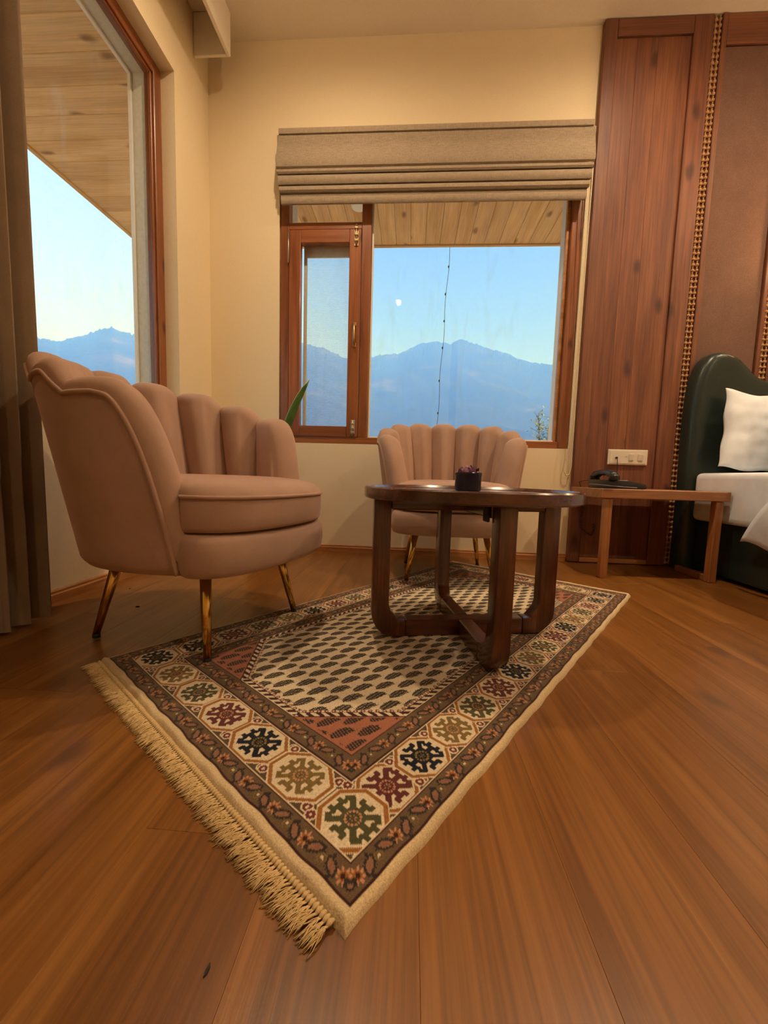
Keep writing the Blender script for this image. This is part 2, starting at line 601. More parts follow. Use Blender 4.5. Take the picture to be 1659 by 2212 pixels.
def wall_with_hole(name, axis, pos, thick, u0, u1, z0, z1, hu0, hu1, hz0, hz1, mat):
    """wall slab (normal along axis) with a rectangular opening, one closed mesh"""
    bm = bmesh.new()
    us, zs = [u0, hu0, hu1, u1], [z0, hz0, hz1, z1]
    def P(u, z, w):
        return (w, u, z) if axis == 'x' else (u, w, z)
    A = {}
    for s, w in ((0, pos), (1, pos + thick)):
        for i, u in enumerate(us):
            for k, z in enumerate(zs):
                A[s, i, k] = bm.verts.new(P(u, z, w))
    for s in (0, 1):
        for i in range(3):
            for k in range(3):
                if (i, k) != (1, 1):
                    bm.faces.new((A[s, i, k], A[s, i + 1, k], A[s, i + 1, k + 1], A[s, i, k + 1]))
    def rim(seq):
        for p, q in zip(seq, seq[1:] + seq[:1]):
            bm.faces.new((A[(0, *p)], A[(0, *q)], A[(1, *q)], A[(1, *p)]))
    rim([(1, 1), (2, 1), (2, 2), (1, 2)])
    outer = [(i, 0) for i in range(4)] + [(3, k) for k in range(1, 4)] + [(i, 3) for i in (2, 1, 0)] + [(0, k) for k in (2, 1)]
    rim(outer)
    bmesh.ops.recalc_face_normals(bm, faces=bm.faces)
    me = bpy.data.meshes.new(name)
    bm.to_mesh(me); bm.free()
    me.materials.append(MATS[mat])
    o = link(bpy.data.objects.new(name, me))
    return tag(o, kind='structure')

wall_with_hole('wall_back', 'y', YB, TH, XL, XR, -.012, ZC, WX0, WX1, WZ0, WZ1, 'wall_paint')
wall_with_hole('wall_left', 'x', XL, -TH, YR, YB + TH, -.012, ZC, LY0, LY1, LZ0, LZ1, 'wall_paint')
tag(box('wall_right', (XR, YR, -.012), (XR + TH, YB + TH, ZC), 'wall_paint', None, 0), kind='structure')
tag(box('wall_rear', (XL, YR - TH, -.012), (XR + TH, YR, ZC), 'wall_paint', None, 0), kind='structure')

def baseboards():
    pr = [(0, 0), (.014, 0), (.014, .030), (.009, .034), (.009, .042), (.004, .046), (0, .046)]
    b = prism('baseboard_left', [(XL + d, z) for d, z in pr], 'y', YR, YB, 'trim_wood_y')
    tag(b, kind='structure')
    b = prism('baseboard_back', [(YB - d, z) for d, z in pr], 'x', XL + .015, .985, 'trim_wood')
    tag(b, kind='structure')
baseboards()

# ------------------------------------------------------------------ back window (window_1)
def back_window():
    w = empty('window_1', (0, YB, WZ0))
    tag(w, kind='structure')
    def m(name, x0, x1, z0, z1, d0, d1, mat, par=w, bev=.003):
        # d: distance outwards from the inner wall face
        o = box(name, (x0, d0, z0 - WZ0), (x1, d1, z1 - WZ0), mat, None, bev)
        o.parent = par
        return o
    X0, X1, Z0, Z1 = WX0 + .004, WX1 - .002, WZ0 + .002, WZ1 - .002
    V, H = 'window_wood', 'window_wood_h'
    m('frame_stile', X0, X0 + .055, Z0, Z1, .006, .076, V)
    m('frame_stile', X1 - .062, X1, Z0, Z1, .006, .076, V)
    m('frame_rail', X0 + .055, X1 - .062, Z0, Z0 + .040, .006, .076, H)
    m('frame_rail', X0 + .055, X1 - .062, Z1 - .05, Z1, .006, .076, H)
    mx0, mx1 = -.350, -.292
    m('mullion', mx0, mx1, Z0 + .040, Z1 - .05, .006, .076, V)
    tz0, tz1 = 1.998, 2.040
    m('transom', X0 + .055, mx0, tz0, tz1, .006, .076, H)
    # glazing beads of the big light
    gx0, gx1, gz0, gz1 = mx1, X1 - .062, Z0 + .04, Z1 - .05
    m('glazing_bead', gx1 - .020, gx1, gz0, gz1, .036, .062, 'trim_wood', w, .002)
    m('glazing_bead', gx0, gx0 + .012, gz0, gz1, .036, .062, 'sill_white', w, .002)
    m('glazing_bead', gx0 + .012, gx1 - .020, gz0, gz0 + .010, .036, .062, 'sill_white', w, .002)
    m('pane', gx0 + .004, gx1 - .004, gz0 + .002, gz1 - .002, .064, .069, 'pane_glass', w, 0)
    m('pane', X0 + .052, mx0 + .003, tz1 - .003, Z1 - .052, .064, .069, 'pane_glass', w, 0)
    # outer sill and jamb lining of the opening (rendered masonry)
    m('outer_jamb', X1 - .052, X1 - .002, Z0, Z1, .078, TH - .002, 'sill_white', w, 0)
    m('outer_jamb', X0, X0 + .045, Z0, Z1, .078, TH - .002, 'render_grey', w, 0)
    m('outer_lintel', X0 + .045, X1 - .052, Z1 - .05, Z1, .078, TH - .002, 'render_grey', w, 0)
    # opening casement
    c = empty('casement', (0, 0, 0), 0, w)
    cx0, cx1, cz0, cz1 = X0 + .057, mx0 - .002, Z0 + .042, tz0 - .002
    m('stile', cx0, cx0 + .072, cz0, cz1, 0, .044, V, c)
    m('stile', cx1 - .072, cx1, cz0, cz1, 0, .044, V, c)
    m('rail', cx0 + .072, cx1 - .072, cz0, cz0 + .066, 0, .044, H, c)
    m('rail', cx0 + .072, cx1 - .072, cz1 - .078, cz1, 0, .044, H, c)
    m('pane', cx0 + .068, cx1 - .068, cz0 + .062, cz1 - .074, .028, .032, 'pane_glass', c, 0)
    # fixed insect screen behind it with a grey aluminium edge
    m('screen_edge', cx0 + .072, cx0 + .092, cz0 + .05, cz1 - .05, .080, .095, 'render_grey', w, .002)
    m('screen_edge', cx0 + .092, cx1 - .06, cz1 - .120, cz1 - .05, .080, .095, 'render_grey', w, .002)
    m('insect_screen', cx0 + .092, cx1 - .05, cz0 + .05, cz1 - .120, .085, .0865, 'insect_screen', w, 0)
    m('outer_lintel', X0 + .045, mx0, tz0 + .01, tz1 - .01, .078, .12, 'render_grey', w, 0)
    # furniture of the casement: handle and two tower bolts
    hx = cx1 - .030
    h = m('handle', hx - .010, hx + .010, 1.298, 1.324, -.006, 0, 'brass', c, .002)
    V2, F2 = tube_data([(hx, -.006, 1.312 - WZ0), (hx, -.026, 1.318 - WZ0), (hx, -.034, 1.345 - WZ0), (hx, -.032, 1.39 - WZ0), (hx, -.022, 1.428 - WZ0), (hx, -.004, 1.436 - WZ0)], [.006, .0065, .0075, .0075, .0065, .006], 8)
    mesh('handle_grip', V2, F2, 'brass', c, True)
    m('handle_plate', hx - .009, hx + .009, 1.425, 1.446, -.005, 0, 'brass', c, .002)
    for z0, z1, mt, tip in ((1.895, 2.022, 'brass', 1), (.742, .850, 'steel', -1)):
        m('bolt_plate', hx - .013, hx + .013, z0 + (.0 if tip > 0 else .02), z1 - (.03 if tip > 0 else 0), -.004, 0, mt, c, .001)
        V2, F2 = tube_data([(hx, -.009, z0 + .008 - WZ0), (hx, -.009, z1 - .004 - WZ0)], .0055, 8)
        mesh('bolt_rod', V2, F2, mt, c, True)
        for zz in (z0 + .03, (z0 + z1) / 2, z1 - .025):
            m('bolt_guide', hx - .011, hx + .011, zz - .007, zz + .007, -.016, -.003, mt, c, .003)
    V2, F2 = tube_data([(X0 + .054, -.004, 1.60 - WZ0 + .2), (X0 + .054, -.004, 2.0 - WZ0 - .02)], .004, 6)
    mesh('hinge_pin', V2, F2, 'steel', c, True)
    return w
back_window()

def left_window():
    w = empty('window_2', (XL, LY1, LZ0))
    tag(w, kind='structure')
    def m(name, y0, y1, z0, z1, d0, d1, mat, bev=.003):
        o = box(name, (-d1, y0 - LY1, z0 - LZ0), (-d0, y1 - LY1, z1 - LZ0), mat, None, bev)
        o.parent = w
        return o
    y0, y1, z0, z1 = LY0 + .002, LY1 - .002, LZ0 + .002, LZ1 - .002
    fw = .058
    m('frame_stile', y1 - fw, y1, z0, z1, .073, .128, 'window_wood')
    m('frame_stile', y0, y0 + fw, z0, z1, .073, .128, 'window_wood')
    m('frame_rail', y0 + fw, y1 - fw, z0, z0 + fw, .073, .128, 'window_wood_y')
    m('frame_rail', y0 + fw, y1 - fw, z1 - fw, z1, .073, .128, 'window_wood_y')
    m('glazing_bead', y1 - fw - .012, y1 - fw, z0 + fw, z1 - fw, .084, .100, 'window_wood', .002)
    m('glazing_bead', y0 + fw, y1 - fw - .012, z1 - fw - .012, z1 - fw, .084, .100, 'window_wood_y', .002)
    m('pane', y0 + fw - .01, y1 - fw + .01, z0 + fw - .01, z1 - fw + .01, .103, .108, 'pane_glass', 0)
    m('outer_jamb', y1 - .046, y1, z0, z1, .130, TH - .001, 'render_grey', 0)
    m('outer_lintel', y0, y1 - .046, z1 - .046, z1, .130, TH - .001, 'render_grey', 0)
    m('lit_edge_step', y1 - .058, y1 - .046, z0, z1 - .046, TH - .022, TH - .004, 'sill_white', .002)  # small step at the reveal's outer edge, daylight put into its white
    m('lit_edge_step', y0, y1 - .058, z1 - .058, z1 - .046, TH - .022, TH - .004, 'sill_white', .002)
left_window()

# ------------------------------------------------------------------ curtain pelmet and track
def pelmet():
    p = empty('curtain_pelmet', (XL, 2.378, ZC))
    tag(p, 'beige plaster curtain pelmet box hanging from ceiling above left window', 'pelmet')
    xb = -1.098 - XL
    zb = 2.832 - ZC
    o = box('front_board', (xb - .02, YR + .3 - 2.378, zb), (xb, 0, -.001), 'ceiling_paint', None, .002); o.parent = p
    o = box('end_board', (.001, -.016, zb), (xb - .021, 0, -.001), 'ceiling_paint', None, .002); o.parent = p
    t = empty('curtain_track', (XL + .105, 2.2, ZC))
    tag(t, 'white metal curtain track fixed inside the ceiling pelmet box', 'curtain track')
    for s in (-1, 1):
        o = box('rail_lip', (s * .011 - .006, YR + .5 - 2.2, -.016), (s * .011 + .006, .0, -.001), 'white_metal', None, .002); o.parent = t
    o = box('end_cap', (-.019, .0005, -.018), (.019, .020, -.001), 'white_metal', None, .003); o.parent = t
    return p
pelmet()

# ------------------------------------------------------------------ outside: eaves, ground, mountains, haze
SZ = 2.622
def eaves():
    EX, EY = XL - 1.30, YB + 1.30
    e = empty('roof_eave', (0, YB + TH, SZ))
    tag(e, 'pine boarded roof overhang above the back window', 'roof eave')
    bw = .132
    x = XL - TH
    me = boxmesh((bw - .0015, EY - (YB + TH) - .002, .022), .003)
    me.materials.append(MATS['pine'])
    while x < XR + .3:
        o = bpy.data.objects.new('eave_board', me)
        link(o, e)
        o.location = (x + bw / 2, (EY - YB - TH) / 2, .011)
        x += bw
    o = box('fascia', (EX, EY - YB - TH, -.012), (XR + .3, EY - YB - TH + .03, .16), 'pine_x', None, .004); o.parent = e
    o = box('roof_deck', (XL - TH, .0, .024), (XR + .3, EY - YB - TH, .14), 'pine_x', None, 0); o.parent = e
    e2 = empty('roof_eave', (XL - TH, 0, SZ))
    tag(e2, 'pine boarded roof overhang above the large left window', 'roof eave')
    me2 = boxmesh((XL - TH - EX - .002, bw * 1.3 - .0012, .022), .003)
    me2.materials.append(MATS['pine_x'])
    y = EY - math.floor((EY - YR + .3) / (bw * 1.3)) * bw * 1.3
    while y + bw * 1.3 < EY + .02:
        o = bpy.data.objects.new('eave_board', me2)
        link(o, e2)
        o.location = (-(XL - TH - EX) / 2, y + bw * .65, .011)
        y += bw * 1.3
    o = box('fascia', (-(XL - TH - EX) - .03, YR - .3, -.012), (-(XL - TH - EX), EY + .03, .16), 'pine', None, .004); o.parent = e2
    o = box('roof_deck', (-(XL - TH - EX), YR - .3, .024), (0, EY, .14), 'pine', None, 0); o.parent = e2
    s = lathe('soffit_light', [(0, -.03), (.05, -.03), (.060, -.022), (.062, 0), (0, 0)], 'white_metal', None, 32, (-.482, 3.268, SZ - .001))
    tag(s, 'round white light fitting on pine boards outside the casement', 'ceiling light')
eaves()

def terrain():
    az_t = np.radians(np.array([-110, -60, -50, -46, -43, -42, -40, -38, -36, -30, -20, -16, -12.8, -9.9, -6, -2.4, .15, 2.7, 5, 5.9, 8.4, 12.8, 15.8, 18.9, 30, 60, 90]))
    el_t = np.array([.16, .20, .232, .239, .235, .246, .264, .283, .276, .295, .308, .310, .305, .283, .292, .300, .320, .331, .322, .334, .320, .292, .270, .262, .23, .2, .16])
    def fbm(x, y, oct=6, seed=0):
        r = np.zeros_like(x); amp = 1.0; tot = 0
        rg = np.random.default_rng(seed)
        for k in range(oct):
            for _ in range(3):
                a = rg.uniform(0, 2 * PI); f = 2.0 ** k * rg.uniform(.8, 1.25)
                r += amp * np.sin(f * (x * np.cos(a) + y * np.sin(a)) + rg.uniform(0, 6.28))
            amp *= .52; tot += amp * 3
        return r / tot
    def make(name, a0, a1, r0, r1, na, nr, scale, label, seed):
        az = np.radians(np.linspace(a0, a1, na))
        fr = np.linspace(0, 1, nr)
        A, Fr = np.meshgrid(az, fr, indexing='ij')
        Rr = r0 + (r1 - r0) * Fr
        ridge = np.interp(A, az_t, el_t) * r1
        prof = np.where(Fr < .82, (Fr / .82) ** 1.15, 1 - ((Fr - .82) / .18) ** 2 * .35)
        X, Y = Rr * np.sin(A), Rr * np.cos(A)
        relief = fbm(X / 260, Y / 260, 6, seed)
        Z = -60 + (ridge * (Rr / r1) ** 0 * .82 + 60) * prof + relief * 70 * scale * np.sin(np.clip(Fr / .82, 0, 1) * PI)
        # exact skyline: rescale each column so that its highest elevation is the ridge
        el = (Z - .5) / Rr
        mx = el.max(axis=1, keepdims=True)
        Z = np.where(Z > 0, Z * np.interp(A, az_t, el_t) / mx, Z)
        Z = Z + Rr * np.clip((Fr - .5) / .32, 0, 1) ** 3 * (.0022 * fbm(A * 150, A, 4, seed + 9) + .0034 * np.abs(fbm(A * 620, Fr * 90, 3, seed + 4)))
        P = np.stack([X, Y, Z], -1)
        o = grid_mesh(name, P, 'mountain_forest', None, False)
        return tag(o, label, 'mountain')
    make('mountain', -27, 75, 700, 2400, 1100, 56, 1.0, 'hazy blue forested mountain seen through the back window', 1)
    make('mountain', -100, -27.2, 700, 2600, 800, 56, 1.0, 'hazy blue forested ridge seen through the left window', 5)
    g = []
    n = 40
    V = [(0, 0, -4)]
    for i in range(n):
        a = 2 * PI * i / n
        V.append((60 * math.sin(a), 60 * math.cos(a), -9))
    for i in range(n):
        a = 2 * PI * i / n
        V.append((1300 * math.sin(a), 1300 * math.cos(a), -70))
    Fc = []
    for i in range(n):
        j = (i + 1) % n
        Fc.append((0, 1 + i, 1 + j)); Fc.append((1 + i, 1 + n + i, 1 + n + j, 1 + j))
    o = mesh('ground', V, Fc, 'ground_earth')
    tag(o, kind='structure')
terrain()

def haze():
    """thin blue mountain air between the house and the far slopes"""
    m = bpy.data.materials.new('haze_air'); m.use_nodes = True
    MATS['haze_air'] = m
    nt = m.node_tree; nt.nodes.clear()
    v = nt.nodes.new('ShaderNodeVolumeScatter')
    v.inputs['Color'].default_value = (.10, .25, 1.0, 1)
    v.inputs['Density'].default_value = .00140
    v.inputs['Anisotropy'].default_value = 0
    out = nt.nodes.new('ShaderNodeOutputMaterial')
    nt.links.new(v.outputs[0], out.inputs['Volume'])
    n = 48
    V, Fc = [], []
    for r, z in ((180, -120), (2900, -120), (2900, 780), (180, 780)):
        for i in range(n):
            a = 2 * PI * i / n
            V.append((r * math.cos(a), r * math.sin(a), z))
    for k in range(4):
        k2 = (k + 1) % 4
        for i in range(n):
            j = (i + 1) % n
            Fc.append((k * n + i, k * n + j, k2 * n + j, k2 * n + i))
    o = mesh('haze', V, Fc, 'haze_air')
    tag(o, 'blue haze lying in the valley before the mountains', 'haze', None, 'stuff')
haze()

def string_light():
    s = empty('string_light', (.283, 3.84, SZ))
    tag(s, 'thin black string light cable hanging from the eave outside', 'string light')
    pts = []
    for i in range(30):
        t = i / 29
        pts.append((-.045 * t * 1.3 + .006 * math.sin(t * 17), .01, .0 - 1.75 * t))
    tube('cable', pts, .0022, 'cable_black', s, 5)
    for k in (3, 7, 11, 15, 20, 25):
        x, y, z = pts[k]
        o = lathe('bulb', [(0, -.012), (.006, -.008), (.0075, 0), (.005, .008), (0, .012)], 'cable_black', s, 8, (x - .004, y, z))
string_light()

def shrub():
    t = empty('sapling', (2.66, 8.0, -4.2))
    tag(t, 'sparse leafy sapling top outside the back window corner', 'sapling')
    rg = random.Random(3)
    V, Fc = [], []
    def seg(path, r0, r1):
        v, f = tube_data(path, [r0 + (r1 - r0) * i / (len(path) - 1) for i in range(len(path))], 5)
        b = len(V); V.extend(v); Fc.extend([tuple(b + i for i in q) for q in f])
    LV, LF = [], []
    def leaf(p, s):
        d = Vector((rg.uniform(-1, 1), rg.uniform(-1, 1), rg.uniform(-.2, 1))).normalized()
        n = d.orthogonal().normalized()
        b = len(LV)
        p = Vector(p)
        LV.extend([p, p + d * s * .5 + n * s * .22, p + d * s, p + d * s * .5 - n * s * .22])
        LF.append((b, b + 1, b + 2, b + 3))
    stems = [((-.02, 0), (-.20, .05), 6.02), ((.03, .05), (.08, .1), 6.0), ((0, -.05), (-.04, -.1), 5.62), ((.05, 0), (.30, 0), 5.9)]
    for (x0, y0), (x1, y1), h in stems:
        path = [(x0 + (x1 - x0) * (k / 8) ** 1.3 + .02 * math.sin(k * 2), y0 + (y1 - y0) * k / 8, h * k / 8) for k in range(9)]
        seg(path, .030, .005)
        for q in range(46):
            f = rg.uniform(.86, 1.0)
            k = f * 8; i = min(7, int(k)); u = k - i
            p = Vector(path[i]).lerp(Vector(path[i + 1]), u)
            br = Vector((rg.uniform(-1, 1), rg.uniform(-1, 1), rg.uniform(.1, 1.1))).normalized() * rg.uniform(.03, .16) * (1.25 - f) * 5
            if q % 3 == 0: seg([p, p + br * .5 + Vector((0, 0, .01)), p + br], .004, .002)
            for _ in range(5): leaf(p + br * rg.uniform(.2, 1.1), rg.uniform(.045, .08))
    mesh('trunk', V, Fc, 'bark', t, True)
    tag(mesh('foliage', LV, LF, 'shrub_leaf', t), kind='stuff')
shrub()

# ================================================================== WALL PANELLING (right of the window)
def beads(name, x, y, z0, z1, parent):
    """two strands of carved beads with cross links, one continuous carved strip"""
    V, Fc = [], []
    def ell(cx, cy, cz, rx, ry, rz, nu=8, nv=5):
        b = len(V)
        for j in range(nv + 1):
            ph = PI * j / nv
            for i in range(nu):
                a = 2 * PI * i / nu
                V.append((cx + rx * math.sin(ph) * math.cos(a), cy + ry * math.sin(ph) * math.sin(a), cz + rz * math.cos(ph)))
        for j in range(nv):
            for i in range(nu):
                i2 = (i + 1) % nu
                Fc.append((b + j * nu + i, b + j * nu + i2, b + (j + 1) * nu + i2, b + (j + 1) * nu + i))
    z = z0 + .012
    while z < z1 - .01:
        for s in (-.0115, .0115):
            ell(x + s, y, z, .0092, .0110, .0105)
            ell(x + s, y, z + .0155, .0050, .006, .0070, 6, 3)
        ell(x, y + .002, z, .006, .005, .0045, 6, 3)
        z += .0310
    o = mesh(name, V, Fc, 'rope_cane', parent, True)
    return tag(o, 'carved golden double bead strip', kind='stuff')

def panelling():
    yf = 2.487
    p = empty('wood_panelling', (.988, YB, 0))
    tag(p, 'tall reddish knotty wood wall panelling with beaded trim beside the bed', 'wall panel')
    def b(name, x0, x1, z0, z1, front, mat, bev=.003):
        o = box(name, (x0 - .988, front - YB, z0), (x1 - .988, -.001, z1), mat, None, bev)
        o.parent = p
        return o
    top = ZC - .003
    b('stile', .988, 1.058, .004, top, yf, 'panel_wood')
    b('stile', 1.462, 1.562, .004, top, yf, 'panel_wood')
    for a, c in ((1.0595, 1.1720), (1.1722, 1.2840), (1.2842, 1.4605)):
        b('panel_plank', a, c, .034, 2.962, yf + .012, 'panel_wood', .0012)
    b('top_rail', 1.059, 1.461, 2.964, top, yf, 'panel_wood_h')
    b('bottom_rail', 1.059, 1.461, .004, .032, yf, 'trim_wood')
    b('trim_backing', 1.563, 1.605, .004, top, yf + .014, 'panel_wood', .001)
    beads('beaded_trim', 1.584 - .988, yf + .008 - YB, .01, top, p)
    b('edge_strip', 1.606, 1.632, .004, top, yf - .004, 'panel_wood')
    b('fabric_panel', 1.633, 1.964, .004, 2.900, yf + .010, 'wall_fabric', .006)
    b('top_rail', 1.633, 3.30, 2.902, top, yf, 'panel_wood_h')
    b('edge_strip', 1.965, 1.986, .004, 2.900, yf - .004, 'panel_wood')
    b('trim_backing', 1.987, 2.029, .004, 2.900, yf + .014, 'panel_wood', .001)
    beads('beaded_trim', 2.008 - .988, yf + .008 - YB, .9, 2.90, p)
    b('stile', 2.030, 2.13, .004, 2.900, yf, 'panel_wood')
    x = 2.131
    while x < 3.29:
        b('panel_plank', x, min(x + .165, 3.30), .004, 2.900, yf + .012, 'panel_wood', .0025)
        x += .166
panelling()

def switch_plate():
    s = empty('switch_plate', (1.298, 2.4985, .655))
    tag(s, 'cream plastic socket and switch plate on the wood panelling', 'switch plate')
    def b(name, x0, x1, z0, z1, d0, d1, mat, bev=.002):
        o = box(name, (x0, -d1, z0), (x1, -d0, z1), mat, None, bev, 2); o.parent = s
        return o
    b('plate', -.115, .115, -.046, .046, 0, .012, 'plastic_cream', .004)
    b('inner_plate', -.105, .105, -.038, .038, .0121, .0145, 'plastic_cream', .002)
    for x in (.018, .070):
        o = b('rocker_switch', x - .014, x + .014, -.020, .020, .0146, .021, 'plastic_cream', .002)
        o.rotation_euler = (.10, 0, 0)
    o = lathe('plug', [(0, 0), (.006, 0), (.006, .010), (.004, .014), (0, .014)], 'plastic_black', s, 12, (-.068, -.0146, -.004))
    o.rotation_euler = (PI / 2, 0, 0)
    lathe('indicator', [(0, 0), (.0028, 0), (.0028, .002), (0, .002)], 'plastic_grey', s, 8, (-.012, -.0146, .004)).rotation_euler = (PI / 2, 0, 0)
    c = tube('phone_wire', [(-.068, -.029, -.006), (-.069, -.034, -.03), (-.066, -.032, -.07), (-.066, -.038, -.11), (-.072, -.075, -.145), (-.075, -.12, -.165)], .0022, 'cable_black', s, 6)
switch_plate()

# ================================================================== ROMAN BLIND
def roman_blind():
    zt = 2.506
    r = empty('roman_blind', (.052, YB, zt))
    tag(r, 'taupe linen roman blind drawn up in folds over the window', 'blind')
    def part(name, prof, x0, x1, drop_l=0.0):
        o = prism(name, [(-d, z - zt) for d, z in prof], 'x', x0 - .052, x1 - .052, 'blind_linen', r, 0, True)
        return o
    part('headrail', [(.001, 2.506), (.083, 2.506), (.086, 2.500), (.084, 2.476), (.001, 2.476)], -.842, .947)
    # flat cloth bulging towards its lower edge
    fr = [(.076, 2.4755), (.078, 2.452), (.074, 2.430), (.078, 2.405), (.086, 2.37), (.093, 2.335), (.097, 2.305), (.094, 2.290), (.084, 2.284)]
    bk = [(.072, 2.300), (.072, 2.36), (.068, 2.42), (.066, 2.4755)]
    part('cloth_panel', fr + bk, -.853, .962)
    part('fold', [(.060, 2.300), (.083, 2.283), (.092, 2.276), (.094, 2.262), (.088, 2.254), (.060, 2.262)], -.849, .957)
    part('fold', [(.055, 2.258), (.080, 2.252), (.090, 2.235), (.091, 2.212), (.083, 2.199), (.060, 2.203)], -.845, .952)
    part('fold', [(.050, 2.200), (.074, 2.197), (.083, 2.183), (.083, 2.168), (.075, 2.159), (.052, 2.163)], -.838, .946)
    part('fold', [(.046, 2.160), (.060, 2.157), (.068, 2.148), (.066, 2.141), (.046, 2.143)], -.834, .940)
    part('hem', [(.048, 2.141), (.070, 2.139), (.074, 2.128), (.073, 2.108), (.068, 2.100), (.052, 2.103)], -.830, .935)
    c = [(.940, .07, 2.26), (.945, .045, 1.5), (.951, .03, .72), (.944, .028, .66), (.934, .026, .60), (.935, .026, .56), (.950, .025, .535), (.968, .026, .545), (.976, .027, .60), (.972, .03, .70), (.966, .045, 1.5), (.962, .07, 2.26)]
    P = []
    for i in range(len(c) - 1):
        for k in range(4):
            f = k / 4
            a, b2 = c[i], c[i + 1]
            P.append((a[0] + (b2[0] - a[0]) * f - .052, -(a[1] + (b2[1] - a[1]) * f), a[2] + (b2[2] - a[2]) * f - zt))
    P.append((c[-1][0] - .052, -c[-1][1], c[-1][2] - zt))
    tube('pull_cord', P, .0030, 'cord_cream', r, 6)
roman_blind()

# ================================================================== CURTAIN
def curtain():
    y0, y1, z0, z1 = .27, 1.192, .012, 2.99
    c = empty('curtain', (-1.20, (y0 + y1) / 2, 0))
    tag(c, 'full length taupe curtain hanging in pleats at the left edge', 'curtain')
    n, nz = 260, 40
    yy = np.linspace(0, 1, n)
    ym = (y0 + y1) / 2
    P = np.zeros((2 * n, nz, 3))
    for k in range(nz):
        f = k / (nz - 1)
        z = z0 + (z1 - z0) * f
        amp = .038 * (1 - .25 * f)
        ph = yy * 2 * PI * 13.5 + .35 * np.sin(yy * 23) + .12 * math.sin(f * 3)
        x = amp * np.sin(ph) + .012 * np.sin(ph * 2 + .5)
        y = y0 + (y1 - y0) * yy + .012 * np.sin(ph * 2)
        y = y + (1 - f) * .006 * np.sin(yy * 9 + 1)
        P[:n, k] = np.stack([x + .0012, y - ym, np.full(n, z)], -1)
        P[n:, k] = np.stack([x[::-1] - .0012, y[::-1] - ym, np.full(n, z)], -1)
    grid_mesh('cloth', P, 'curtain_cloth', c, True, True)
    return c
curtain()

